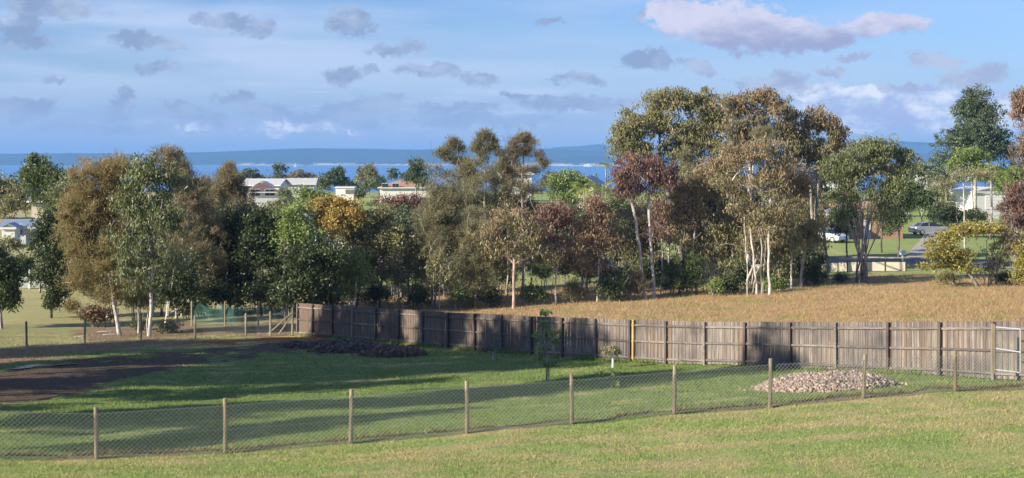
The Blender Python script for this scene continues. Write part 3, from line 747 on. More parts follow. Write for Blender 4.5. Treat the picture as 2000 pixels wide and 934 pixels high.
tree('bushy_tree', 'tree', 'olive tree with a leaning grey trunk behind the clump of low green shrubs', (330, 632), [(335, 560, 50, 40), (370, 590, 40, 26), (350, 520, 46, 40)], 'bushy', 'dark', 'bark_pale', trunk_r=0.14, stems=2, den=0.7)
G2 = 'dark trees behind the shade cloth fence'
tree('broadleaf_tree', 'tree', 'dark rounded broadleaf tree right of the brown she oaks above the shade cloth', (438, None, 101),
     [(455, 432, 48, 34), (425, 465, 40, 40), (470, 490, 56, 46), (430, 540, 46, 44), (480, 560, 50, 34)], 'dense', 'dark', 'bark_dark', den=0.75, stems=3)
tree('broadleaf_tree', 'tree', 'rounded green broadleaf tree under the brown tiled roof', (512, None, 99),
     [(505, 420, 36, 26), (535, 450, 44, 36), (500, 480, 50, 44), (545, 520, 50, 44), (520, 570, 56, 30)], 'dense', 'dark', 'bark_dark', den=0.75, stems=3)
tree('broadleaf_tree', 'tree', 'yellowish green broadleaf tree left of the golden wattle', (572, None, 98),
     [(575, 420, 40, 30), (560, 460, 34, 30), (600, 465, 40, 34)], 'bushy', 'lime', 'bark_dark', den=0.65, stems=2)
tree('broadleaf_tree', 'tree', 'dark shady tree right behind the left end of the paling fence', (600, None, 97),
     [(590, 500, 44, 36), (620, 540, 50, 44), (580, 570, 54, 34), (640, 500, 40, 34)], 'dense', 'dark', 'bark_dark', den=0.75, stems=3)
tree('wattle_tree', 'tree', 'domed golden yellow wattle glowing in the middle left of the tree belt', (650, None, 103),
     [(650, 402, 56, 24), (620, 418, 40, 26), (680, 425, 44, 28), (645, 445, 50, 28)], 'layer', 'gold', 'bark_grey', den=0.9)
tree('young_tree', 'tree', 'light green young tree with thin slanting stems behind the left palings', (684, 612),
     [(690, 500, 34, 24), (665, 530, 28, 26), (705, 545, 30, 26), (680, 572, 36, 20)], 'bushy', 'lime', 'bark_pale', trunk_r=0.07, stems=3, spread=0.3, den=0.55)
tree('broadleaf_tree', 'tree', 'olive tree with golden tufts right of the yellow wattle', (738, None, 104),
     [(745, 425, 36, 28), (720, 470, 40, 40), (765, 480, 44, 40), (750, 540, 56, 40)], 'bushy', 'olive', 'bark_grey', den=0.8, stems=2)
tree('red_tree', 'tree', 'dusky red brown tree below the terracotta roof', (775, None, 130), [(765, 398, 32, 20), (800, 396, 30, 20), (828, 404, 24, 22)], 'gum', 'red', 'bark_grey', den=0.95)
tree('broadleaf_tree', 'tree', 'dark glossy leafed tree directly under the dusky red tree', (785, None, 112), [(785, 425, 34, 26), (800, 455, 36, 36)], 'bushy', 'blue', 'bark_grey', den=0.9)
tree('she_oak', 'tree', 'soft grey green she oak spreading right of the dark glossy tree', (850, None, 104),
     [(870, 380, 40, 36), (850, 430, 46, 46), (820, 490, 46, 46), (880, 480, 44, 50), (840, 545, 50, 34), (900, 530, 44, 40)], 'oak', 'cas_grey', 'bark_grey', den=1.1, stems=2)
tree('she_oak', 'tree', 'leftmost tall wispy she oak with a bare tufted top against the sea', (868, None, 112),
     [(886, 274, 9, 7), (874, 290, 15, 8), (900, 292, 12, 8), (856, 300, 12, 8), (882, 312, 22, 11), (908, 318, 14, 9), (845, 328, 18, 12), (868, 345, 30, 16), (905, 350, 26, 20), (860, 380, 34, 24)], 'oak', 'cas_grey', 'bark_grey', den=0.85, trunk_r=0.14, bare=0.3)
tree('she_oak', 'tree', 'middle tall wispy she oak, its tufted top the highest of the three', (948, None, 110),
     [(948, 260, 10, 6), (938, 274, 14, 8), (964, 276, 12, 8), (926, 290, 12, 8), (950, 296, 20, 10), (978, 300, 13, 9), (932, 320, 22, 12), (966, 328, 24, 14), (948, 352, 34, 16), (925, 375, 30, 22), (978, 380, 34, 26), (940, 430, 40, 36)], 'oak', 'cas_grey', 'bark_grey', den=0.85, trunk_r=0.16, bare=0.3)
tree('she_oak', 'tree', 'right hand tall wispy she oak overlapping the blue bay', (1018, None, 110),
     [(1024, 264, 11, 7), (1008, 276, 15, 8), (1038, 280, 15, 9), (996, 294, 14, 9), (1022, 300, 22, 11), (1052, 304, 14, 12), (1000, 322, 26, 14), (1036, 332, 30, 15), (1066, 322, 12, 14), (1005, 365, 38, 26), (1045, 372, 34, 26)], 'oak', 'cas_brown', 'bark_grey', den=0.85, trunk_r=0.15, bare=0.3)
tree('grey_tree', 'tree', 'small silvery tree top left of the three tall wispy she oaks', (812, None, 150), [(812, 318, 16, 16), (822, 345, 22, 24), (800, 350, 14, 14)], 'gum', 'blue', 'bark_grey', lsize=1.2, den=.8)
tree('she_oak', 'tree', 'dark feathery she oak between the forked pink gum and the tall wispy ones', (925, None, 103),
     [(935, 455, 40, 34), (915, 500, 36, 36), (960, 520, 44, 44), (930, 560, 44, 30)], 'oak', 'cas_grey', 'bark_dark', den=1.0, stems=2)
tree('small_gum', 'tree', 'pale dead looking sapling with bare twigs behind the middle of the palings', (855, 606), [(850, 505, 26, 24), (870, 535, 24, 20), (845, 555, 20, 18)], 'gum', 'olive', 'twig', trunk_r=0.06, stems=3, spread=0.35, den=0.3, bare=1.0)
tree('small_gum', 'tree', 'very small sapling with a clear stem in front of the dark undergrowth', (787, 606), [(790, 572, 14, 12), (782, 585, 10, 8)], 'gum', 'green', 'bark_pale', trunk_r=0.03, den=0.7)
tree('gum_tree', 'tree', 'forked gum with a smooth pinkish trunk standing alone at the meadow edge', (1003, 603),
     [(955, 455, 34, 22), (1000, 425, 44, 28), (1045, 450, 34, 28), (975, 490, 44, 20), (1050, 490, 28, 16), (1015, 480, 36, 20), (1080, 505, 20, 12)], 'gum', 'olive_rust', 'bark_pink', trunk_r=0.16, den=0.5, bare=0.4, stem_h=0.25)
tree('gum_tree', 'tree', 'gum with a rounded wine red crown and thin white stems', (1082, 594),
     [(1092, 412, 38, 24), (1070, 435, 30, 24), (1110, 438, 28, 26), (1085, 475, 38, 26), (1100, 510, 34, 26)], 'gum', 'red', 'bark_pale', trunk_r=0.10, den=0.8, stems=2, bare=0.2)
tree('gum_tree', 'tree', 'brownish red gum right of the wine red crowned gum', (1160, 590),
     [(1160, 395, 26, 22), (1175, 430, 34, 30), (1150, 470, 38, 30), (1190, 480, 34, 30), (1165, 520, 34, 24)], 'gum', 'rust', 'bark_pale', trunk_r=0.10, den=0.7, stems=3, spread=0.4, bare=0.3)
tree('gum_tree', 'tree', 'tall gum with a purplish red crown and a leaning white trunk', (1272, 583),
     [(1250, 318, 44, 22), (1225, 345, 32, 24), (1280, 345, 40, 30), (1310, 350, 22, 28), (1245, 375, 34, 20), (1215, 370, 22, 18)], 'gum', 'red', 'bark_pale', trunk_r=0.17, den=0.95, stem_h=0.1, stems=2, spread=0.25)
tree('gum_tree', 'tree', 'smaller purplish gum on white stems right of the leaning trunk', (1302, 575),
     [(1300, 410, 34, 30), (1320, 450, 34, 26), (1285, 460, 26, 20)], 'gum', 'red', 'bark_pale', trunk_r=0.11, den=0.75, stems=2, spread=0.3, bare=.2)
tree('she_oak', 'tree', 'dark green she oak shrub at the foot of the leaning white trunk', (1330, 578), [(1335, 520, 36, 30), (1310, 550, 30, 24), (1350, 555, 26, 20)], 'oak', 'forest', 'bark_dark', stems=3, trunk_r=0.07)
tree('big_gum', 'tree', 'largest olive gum with a broad domed crown at the back of the tall clump', (1330, None, 124),
     [(1290, 205, 42, 30), (1345, 210, 46, 34), (1240, 240, 40, 34), (1290, 255, 50, 40), (1350, 265, 50, 40), (1215, 285, 32, 30), (1250, 300, 40, 28), (1330, 310, 50, 30), (1390, 240, 30, 40), (1395, 290, 40, 30), (1360, 340, 36, 24), (1290, 345, 30, 20), (1385, 200, 30, 30), (1400, 235, 30, 34), (1310, 185, 34, 16), (1225, 260, 36, 30)],
     'gum', 'olive', 'bark_grey', trunk_r=0.3, den=0.8, stems=3, stem_h=.3, lsize=1.1)
tree('big_gum', 'tree', 'tall gum whose rust coloured crown is the highest point of the clump', (1460, None, 121),
     [(1470, 196, 48, 26), (1425, 205, 34, 24), (1515, 215, 34, 26), (1480, 240, 44, 26), (1525, 255, 24, 24), (1435, 250, 36, 26), (1480, 280, 50, 24), (1545, 300, 26, 30), (1420, 300, 30, 26), (1500, 185, 30, 18), (1545, 265, 24, 24), (1550, 230, 14, 20), (1450, 275, 30, 20)],
     'gum', 'olive_rust', 'bark_pale', trunk_r=0.24, den=0.85, stems=3, stem_h=.3, lsize=1.1)
tree('she_oak', 'tree', 'green feathery she oak top among the rust coloured gums', (1500, None, 117), [(1495, 262, 26, 20), (1340, 310, 14, 26)], 'oak', 'cas_grey', 'bark_grey')
tree('gum_tree', 'tree', 'rust tipped gum in front of the highest crown with many white stems', (1482, 577),
     [(1490, 290, 44, 26), (1455, 320, 40, 28), (1520, 325, 36, 28), (1490, 360, 44, 30), (1460, 410, 40, 36), (1500, 430, 40, 36), (1430, 300, 28, 22), (1545, 400, 30, 30), (1425, 360, 34, 26)],
     'gum', 'olive_rust', 'bark_pale', trunk_r=0.15, den=0.62, stems=5, spread=0.55, bare=0.25, stem_h=.35)
tree('gum_tree', 'tree', 'bronze gum on a bunch of pale stems at the left front of the clump', (1375, 574),
     [(1400, 325, 38, 26), (1365, 355, 36, 28), (1410, 375, 40, 34), (1350, 400, 34, 32), (1390, 440, 40, 34), (1420, 480, 34, 28), (1330, 370, 30, 26), (1320, 420, 30, 26), (1375, 480, 34, 24)],
     'gum', 'olive_rust', 'bark_pale', trunk_r=0.14, den=0.68, stems=5, spread=0.4, bare=0.25, stem_h=.4)
tree('gum_tree', 'tree', 'olive gum with slanting bare limbs at the right front of the clump', (1462, 572),
     [(1545, 340, 40, 28), (1570, 365, 34, 26), (1535, 395, 38, 30), (1500, 480, 40, 30), (1460, 480, 34, 34)], 'gum', 'olive_rust', 'bark_pale', trunk_r=0.13, den=0.55, stems=4, spread=0.5, bare=0.4, stem_h=.4)
tree('gum_tree', 'tree', 'gum with a separate rounded brown top right of the highest crown', (1585, None, 122),
     [(1595, 228, 36, 22), (1580, 250, 32, 22), (1620, 250, 26, 24), (1600, 285, 42, 24), (1640, 285, 26, 28), (1555, 280, 24, 26), (1570, 310, 34, 26), (1640, 260, 20, 16), (1625, 320, 34, 24)], 'gum', 'olive_rust', 'bark_grey', trunk_r=0.2, den=0.85, stems=2, lsize=1.1)
tree('gum_tree', 'tree', 'dark olive gum filling the gap below the rounded brown top', (1610, None, 124),
     [(1640, 320, 26, 40), (1600, 340, 34, 30), (1580, 420, 34, 40), (1550, 450, 40, 40)], 'gum', 'olive', 'bark_grey', trunk_r=0.18, den=0.75, stems=2)
tree('small_gum', 'tree', 'pair of thin white stems with a drooping olive top at the right of the clump', (1562, 562),
     [(1585, 440, 30, 24), (1565, 470, 30, 22), (1598, 475, 22, 22)], 'gum', 'olive', 'bark_pale', trunk_r=0.08, den=0.7, stems=2, spread=0.35, bare=.1)
tree('she_oak', 'tree', 'very dark dense she oak hiding the house behind the pair of white stems', (1565, None, 118), [(1560, 500, 44, 40), (1530, 525, 34, 28), (1590, 520, 30, 34)], 'dense', 'dark', 'bark_dark', stems=2, den=.8)
tree('gum_tree', 'tree', 'olive gum filling the front of the clump right of the bronze one', (1412, 573), [(1395, 455, 36, 30), (1430, 470, 34, 32), (1415, 510, 34, 24), (1445, 430, 30, 26)], 'gum', 'olive', 'bark_pale', trunk_r=.11, den=.6, stems=3, spread=.4, bare=.3)
tree('gum_tree', 'tree', 'bushy olive gum between the smaller purplish gum and the bronze gum', (1340, 576), [(1335, 385, 34, 32), (1352, 430, 32, 32), (1325, 470, 34, 30), (1360, 490, 30, 26)], 'gum', 'olive_rust', 'bark_pale', trunk_r=.11, den=.6, stems=3, spread=.4, bare=.3)
tree('gum_tree', 'tree', 'dusky olive gum left of the pair of thin white stems', (1522, 568), [(1520, 440, 34, 30), (1545, 480, 32, 28), (1505, 490, 32, 28), (1525, 525, 30, 18)], 'gum', 'olive', 'bark_pale', trunk_r=.11, den=.6, stems=3, spread=.4, bare=.3)
tree('bushy_tree', 'tree', 'dark bushy tree screening the tan brick house from the meadow', (1655, None, 140), [(1650, 400, 30, 34), (1640, 440, 26, 26), (1665, 430, 20, 26)], 'bushy', 'dark', 'bark_dark', den=.8)
tree('bushy_tree', 'tree', 'olive bushy tree right of the fan of stems in front of the brick house', (1722, None, 146), [(1718, 415, 26, 30), (1735, 440, 20, 20)], 'bushy', 'olive', 'bark_dark', den=.8)
tree('multi_stem_tree', 'tree', 'broad tree with a fan of bare grey stems rising from one dark base', (1685, 552),
     [(1700, 285, 36, 22), (1740, 300, 34, 26), (1650, 315, 38, 24), (1690, 330, 44, 28), (1755, 345, 26, 30), (1640, 345, 26, 20), (1720, 370, 44, 24), (1650, 385, 34, 26), (1735, 410, 24, 24), (1640, 430, 22, 24), (1690, 300, 50, 26), (1620, 330, 24, 24), (1770, 310, 26, 22), (1665, 350, 34, 22)],
     'gum', 'green', 'bark_grey', trunk_r=0.15, den=0.85, stems=18, spread=0.30, bare=0.5, fan=2.3)
tree('bushy_tree', 'tree', 'dark green bushy tree between the fan of stems and the silver car', (1755, None, 140), [(1750, 400, 34, 36), (1775, 370, 24, 30), (1740, 430, 26, 26)], 'bushy', 'forest', 'bark_dark', den=.8)
tree('tall_tree', 'tree', 'tall dark blue green tree standing above the white garage on the right', (1905, None, 200),
     [(1908, 185, 30, 20), (1885, 215, 26, 22), (1930, 220, 30, 24), (1905, 250, 40, 24), (1865, 275, 36, 26), (1945, 270, 34, 28), (1900, 300, 50, 30), (1840, 320, 30, 30), (1965, 300, 24, 20), (1905, 275, 50, 34), (1908, 225, 34, 24)],
     'bushy', 'blue', 'bark_pale', trunk_r=0.35, den=0.72, lsize=1.5, stem_h=.8)
tree('gum_tree', 'tree', 'rust coloured gum crown cut off by the right edge at the top', (2025, None, 118),
     [(1992, 190, 22, 24), (2030, 200, 40, 30), (1992, 225, 18, 14), (2040, 260, 50, 40), (2000, 300, 26, 30), (2040, 340, 50, 40)], 'gum', 'rust', 'bark_grey', trunk_r=0.2, den=.9)
tree('shrub_tree', 'tree', 'purplish brown shrubby tree at the right edge beside the garage', (1990, None, 112), [(1985, 375, 24, 34), (2005, 420, 36, 40), (1975, 440, 30, 34), (1985, 480, 26, 24)], 'gum', 'red', 'bark_grey', den=.7, stems=3, bare=.4)
tree('wattle_tree', 'tree', 'spreading yellow green wattle with a grey trunk on the right of the meadow', (1905, 561),
     [(1915, 442, 40, 16), (1875, 455, 44, 18), (1835, 480, 34, 22), (1860, 500, 40, 20), (1825, 520, 32, 16), (1945, 450, 30, 18), (1880, 520, 30, 14)], 'layer', 'wattle', 'bark_grey', trunk_r=0.16, den=0.75, stems=2, stem_h=.3, bare=.3)
tree('twiggy_tree', 'tree', 'bare twiggy tree with sparse olive leaves right of the yellow green wattle', (1945, 558), [(1945, 490, 34, 24), (1965, 520, 30, 20), (1925, 530, 30, 18), (1960, 460, 30, 18)], 'gum', 'olive', 'bark_grey', trunk_r=0.08, den=.25, stems=5, spread=.5, bare=1.5)
tree('wattle_tree', 'tree', 'bright yellow green wattle bush cut off by the right edge', (2010, 560), [(2004, 490, 26, 24), (2015, 520, 34, 24), (1998, 545, 20, 12)], 'layer', 'wattle', 'bark_grey', stems=2)
tree('gum_tree', 'tree', 'sparse olive gum with crooked bare limbs in front of the white garage', (1885, None, 150),
     [(1885, 338, 42, 14), (1845, 362, 26, 18), (1930, 345, 30, 12), (1850, 392, 18, 12)], 'gum', 'olive', 'bark_pale', trunk_r=0.14, den=0.32, bare=0.8)
tree('palm_like_tree', 'tree', 'yellow green feathery tree under the tall blue green tree', (1900, None, 185), [(1885, 298, 20, 14), (1915, 306, 22, 16), (1865, 322, 20, 16), (1900, 334, 36, 16), (1935, 332, 22, 14)], 'bushy', 'lime', 'bark_grey', lsize=1.3, den=.9)
tree('bushy_tree', 'tree', 'broad light green tree left of the white garage', (1800, None, 215), [(1790, 335, 34, 24), (1830, 350, 30, 20)], 'bushy', 'green', 'bark_grey', lsize=1.5)
tree('bushy_tree', 'tree', 'green tree behind the hedge left of the white garage', (1845, None, 236), [(1850, 362, 22, 16), (1830, 376, 22, 14), (1860, 385, 14, 14)], 'bushy', 'forest', 'bark_grey', lsize=1.6)
tree('bushy_tree', 'tree', 'dark tree between the palm and the fan of stems', (1745, None, 220), [(1745, 365, 26, 18), (1768, 385, 22, 16), (1735, 395, 22, 16)], 'dense', 'dark', 'bark_grey', lsize=1.5, den=.8)
tree('bushy_tree', 'tree', 'green tree directly behind the roof of the white garage', (1925, None, 240), [(1890, 345, 24, 14), (1925, 342, 26, 14), (1955, 350, 20, 14)], 'bushy', 'green', 'bark_grey', lsize=1.6)
tree('bushy_tree', 'tree', 'dark green tree right of the white garage at the right edge', (1985, None, 180), [(1980, 400, 20, 20), (2000, 380, 24, 26), (1975, 430, 20, 16)], 'dense', 'forest', 'bark_grey', lsize=1.3)
tree('hedge', 'hedge', 'dark green clipped hedge behind the silver car', (1800, None, 196), [(1790, 385, 34, 22), (1830, 390, 34, 22), (1760, 395, 30, 22), (1850, 425, 30, 16)], 'dense', 'forest', 'bark_dark', lsize=1.3, stems=3)
tree('bushy_tree', 'tree', 'bright green leafy tree right of the garage', (1975, None, 200), [(1975, 340, 34, 24), (1960, 365, 24, 18), (2010, 360, 34, 34)], 'bushy', 'lime', 'bark_grey', lsize=1.4)
tree('shrub', 'shrub', 'dark red leafed shrub at the right hand corner of the garage', (1960, None, 190), [(1962, 410, 18, 16), (1978, 400, 14, 16)], 'bushy', 'red', 'bark_grey', lsize=1.2)
tree('shrub', 'shrub', 'dark round shrub behind the boot of the silver car', (1870, None, 172), [(1865, 425, 34, 18), (1905, 425, 30, 18), (1840, 410, 24, 16)], 'dense', 'dark', 'bark_dark', stems=2)
# --- middle distance
tree('bushy_tree', 'tree', 'bright lime green rounded tree right of the wispy she oaks', (1105, None, 178), [(1105, 345, 32, 18), (1085, 360, 26, 20), (1130, 362, 30, 20), (1110, 385, 34, 20)], 'bushy', 'lime', 'bark_grey', lsize=1.4, den=.9)
tree('bushy_tree', 'tree', 'olive green tree below the grey gable and the fan palm', (1205, None, 140), [(1200, 400, 32, 24), (1225, 430, 26, 24), (1190, 440, 26, 26)], 'bushy', 'green', 'bark_grey')
tree('leafy_tree', 'tree', 'grey green tree left of the long white roof, its crown above the waterline', (546, None, 420), [(546, 330, 16, 15), (545, 348, 17, 13)], 'bushy', 'blue', 'bark_grey', lsize=2.6, den=.9)
tree('leafy_tree', 'tree', 'brownish tree right of the grey green one on the skyline', (588, None, 430), [(583, 340, 14, 10), (602, 346, 15, 9), (570, 350, 14, 7)], 'bushy', 'cas_brown', 'bark_grey', lsize=2.8)
tree('round_tree', 'tree', 'deep green domed tree standing against the bay in the middle of the skyline', (655, None, 330), [(660, 336, 15, 13), (648, 350, 24, 14), (670, 358, 18, 12), (632, 356, 16, 9)], 'dense', 'forest', 'bark_dark', lsize=2.0, den=1.0)
tree('leafy_tree', 'tree', 'pale olive round tree right of the deep green dome', (717, None, 360), [(717, 333, 18, 14), (708, 350, 16, 13), (728, 344, 13, 12)], 'bushy', 'olive', 'bark_grey', lsize=2.3)
tree('leafy_tree', 'tree', 'small olive tree hugging the left end of the terracotta roof', (722, None, 300), [(722, 358, 16, 12), (710, 368, 14, 9)], 'bushy', 'green', 'bark_grey', lsize=2)
tree('leafy_tree', 'tree', 'small dark tree above the terracotta roof', (768, None, 430), [(768, 336, 12, 10), (768, 346, 12, 8)], 'bushy', 'forest', 'bark_grey', lsize=2.6)
tree('leafy_tree', 'tree', 'low dark tree at the right end of the terracotta roof', (795, None, 430), [(793, 344, 12, 8), (805, 340, 8, 7)], 'bushy', 'dark', 'bark_grey', lsize=2.6)
tree('leafy_tree', 'tree', 'greyish tree above the left end of the white roof', (487, None, 400), [(487, 338, 16, 11), (500, 350, 18, 9), (475, 350, 14, 12)], 'bushy', 'blue', 'bark_grey', lsize=2.5)
tree('bushy_tree', 'tree', 'green garden tree between the brown roof and the small white shed', (560, None, 240), [(556, 378, 16, 14), (572, 392, 22, 12)], 'bushy', 'green', 'bark_grey', lsize=1.6)
tree('bushy_tree', 'tree', 'yellow green garden tree below the white roof', (600, None, 235), [(590, 375, 20, 14), (622, 380, 20, 14), (605, 394, 26, 10)], 'bushy', 'lime', 'bark_grey', lsize=1.6, den=.8)
tree('bushy_tree', 'tree', 'dark garden tree right of the small white shed', (702, None, 255), [(702, 380, 10, 10), (640, 388, 14, 10)], 'dense', 'dark', 'bark_grey', lsize=1.6)
tree('bushy_tree', 'tree', 'small tree behind the white flat roof glimpsed between she oaks', (1010, None, 300), [(985, 330, 20, 8), (1030, 335, 26, 9), (960, 345, 20, 12)], 'bushy', 'dark', 'bark_grey', lsize=2)
# --- belt of trees further back that closes the gaps
rb = random.Random(5)
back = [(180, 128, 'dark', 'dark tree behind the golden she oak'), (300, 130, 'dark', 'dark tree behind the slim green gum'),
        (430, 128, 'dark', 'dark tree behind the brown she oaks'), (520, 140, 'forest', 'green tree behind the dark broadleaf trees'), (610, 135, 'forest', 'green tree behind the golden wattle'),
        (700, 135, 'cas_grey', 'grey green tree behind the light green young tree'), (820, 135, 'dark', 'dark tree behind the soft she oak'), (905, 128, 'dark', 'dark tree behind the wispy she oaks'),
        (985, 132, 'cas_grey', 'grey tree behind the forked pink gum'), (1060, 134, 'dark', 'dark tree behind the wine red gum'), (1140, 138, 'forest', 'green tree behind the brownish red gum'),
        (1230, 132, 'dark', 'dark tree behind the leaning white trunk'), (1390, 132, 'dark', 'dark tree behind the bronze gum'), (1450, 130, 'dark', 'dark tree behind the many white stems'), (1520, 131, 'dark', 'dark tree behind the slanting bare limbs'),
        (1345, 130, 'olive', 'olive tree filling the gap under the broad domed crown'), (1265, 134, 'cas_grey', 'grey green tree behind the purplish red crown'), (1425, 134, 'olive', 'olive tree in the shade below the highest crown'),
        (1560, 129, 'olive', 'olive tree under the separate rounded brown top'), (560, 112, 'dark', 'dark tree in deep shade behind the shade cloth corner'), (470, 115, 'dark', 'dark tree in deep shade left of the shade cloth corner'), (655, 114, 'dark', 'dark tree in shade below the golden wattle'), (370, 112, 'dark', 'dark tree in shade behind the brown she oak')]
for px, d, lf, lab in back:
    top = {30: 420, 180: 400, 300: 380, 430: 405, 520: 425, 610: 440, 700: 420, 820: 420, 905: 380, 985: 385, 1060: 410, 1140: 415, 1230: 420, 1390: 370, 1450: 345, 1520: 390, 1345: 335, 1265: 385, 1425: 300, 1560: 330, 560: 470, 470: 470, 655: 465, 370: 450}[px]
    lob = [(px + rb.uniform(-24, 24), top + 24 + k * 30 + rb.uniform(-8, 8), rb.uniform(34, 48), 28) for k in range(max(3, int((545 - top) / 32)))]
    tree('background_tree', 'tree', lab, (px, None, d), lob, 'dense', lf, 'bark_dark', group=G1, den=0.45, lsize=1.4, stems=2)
for px, d, tp, rx, lf, lab in [(392, 400, 345, 18, 'dark', 'low dark tree on the skyline left of the pointed she oak'), (505, 410, 340, 15, 'olive', 'small olive tree on the skyline above the left end of the white roof'),
        (522, 400, 346, 14, 'green', 'low green tree on the skyline left of the grey green one'), (626, 420, 345, 15, 'olive', 'low olive tree on the skyline just left of the deep green dome'), (690, 400, 352, 14, 'dark', 'low dark tree on the skyline just right of the deep green dome'),
        (742, 430, 344, 13, 'forest', 'low green tree on the skyline left of the small dark tree'), (822, 420, 335, 14, 'olive', 'olive skyline tree beside the small silvery tree'), (1075, 380, 335, 15, 'dark', 'dark skyline tree right of the wispy she oaks'),
        (1150, 370, 343, 15, 'green', 'green skyline tree behind the small grey gable'), (1650, 360, 322, 24, 'forest', 'green tree in the gap left of the crown of the fan of stems'), (1740, 350, 318, 30, 'olive', 'olive tree behind the crown of the fan of stems'), (1820, 340, 322, 24, 'dark', 'dark tree left of the tall dark blue green tree')]:
    tree('skyline_tree', 'tree', lab, (px, None, d), [(px, tp + 8, rx, 9), (px - rx * .5, tp + 20, rx * .9, 9), (px + rx * .6, tp + 22, rx, 9)], 'bushy', lf, 'bark_grey', lsize=2.6, den=.9)
for k in range(26):
    px = 250 + k * 58 + rb.uniform(-18, 18); d = rb.uniform(185, 270)
    if 1600 < px < 1900 and d < 200: d = 230
    tp = rb.uniform(383, 398) if not 1250 < px < 1600 else rb.uniform(350, 390)
    lob = [(px, tp + 10, rb.uniform(18, 26), 12), (px + rb.uniform(-14, 14), tp + 26, rb.uniform(22, 30), 14)]
    tree('garden_tree', 'tree', 'distant garden tree among the houses beyond the tree belt', (px, None, d), lob, 'bushy', rb.choice(['forest', 'green', 'dark', 'olive', 'lime']), 'bark_grey', group='garden trees among the houses', lsize=1.9, den=.8)
tree('leafy_tree', 'tree', 'grey olive tree directly behind the house with the blue grey roof', (52, None, 205), [(45, 372, 24, 18), (30, 395, 26, 18), (62, 400, 24, 16), (15, 410, 20, 16)], 'bushy', 'olive', 'bark_grey', lsize=1.7, den=.9)
tree('leafy_tree', 'tree', 'green tree right behind the round dark olive tree', (150, None, 150), [(140, 350, 26, 24), (155, 390, 26, 30), (145, 430, 26, 26), (110, 440, 26, 22)], 'bushy', 'forest', 'bark_grey', lsize=1.4, den=.8)
tree('leafy_tree', 'tree', 'small yellowish tree in front of the house with the blue grey roof', (14, None, 140), [(14, 470, 18, 8), (30, 482, 20, 9), (5, 482, 16, 9)], 'bushy', 'olive', 'bark_grey', lsize=1.1, den=.8)
tree('dark_tree', 'tree', 'dark tree on the far lawn below the house with the blue grey roof', (40, None, 128), [(36, 515, 24, 22), (58, 520, 20, 18), (44, 540, 26, 14), (10, 520, 26, 26)], 'dense', 'dark', 'bark_grey', den=.7)
tree('dark_tree', 'tree', 'dark tree in the gap between the drooping tree and the golden she oak', (165, None, 116), [(165, 480, 30, 40), (170, 540, 34, 30), (190, 560, 30, 20)], 'dense', 'dark', 'bark_grey', den=.7)
tree('she_oak', 'tree', 'shorter grey she oak between the left and middle tall wispy tops', (915, None, 111), [(915, 318, 12, 9), (905, 335, 20, 14), (928, 345, 18, 14), (912, 365, 30, 20), (930, 395, 30, 24), (895, 395, 26, 24), (915, 430, 34, 26)], 'oak', 'cas_grey', 'bark_grey', den=.85, bare=.3)
tree('she_oak', 'tree', 'shorter brown she oak between the middle and right tall wispy tops', (990, None, 112), [(988, 312, 12, 9), (980, 330, 18, 14), (1000, 342, 18, 14), (985, 362, 30, 20), (1005, 392, 30, 24), (968, 395, 26, 24), (1030, 405, 28, 22)], 'oak', 'cas_brown', 'bark_grey', den=.85, bare=.3)
fill = [(345, 104, 405, 'cas_brown', 'oak', 'brown she oak in the lower gap right of the slim green gum'), (415, 103, 440, 'dark', 'dense', 'dark tree below the pair of brown she oaks'), (560, 100, 480, 'forest', 'bushy', 'green tree below the yellowish green crown'),
        (700, 104, 440, 'cas_grey', 'oak', 'grey green she oak between the golden wattle and the olive tree'), (805, 106, 440, 'forest', 'bushy', 'green tree left of the soft grey green she oak'), (915, 108, 400, 'cas_grey', 'oak', 'grey she oak between the two left wispy tops'),
        (1030, 112, 400, 'olive', 'gum', 'olive gum behind the crown of the forked pink gum'), (1125, 113, 420, 'olive_rust', 'gum', 'rust tinted gum between the wine red and the brownish red gums'), (1210, 114, 430, 'olive', 'gum', 'olive gum left of the leaning white trunk'), (1265, 115, 400, 'olive_rust', 'gum', 'bronze gum behind the leaning white trunk')]
for px, d, tp, lf, sp_, lab in fill:
    lob = [(px + rb.uniform(-26, 26), tp + 22 + k * 27, rb.uniform(28, 40), 24) for k in range(max(3, int((560 - tp) / 34)))]
    tree('belt_tree', 'tree', lab, (px, None, d), lob, sp_, lf, 'bark_grey', group=G1, den=.62, stems=2, trunk_r=.1, bare=.2)
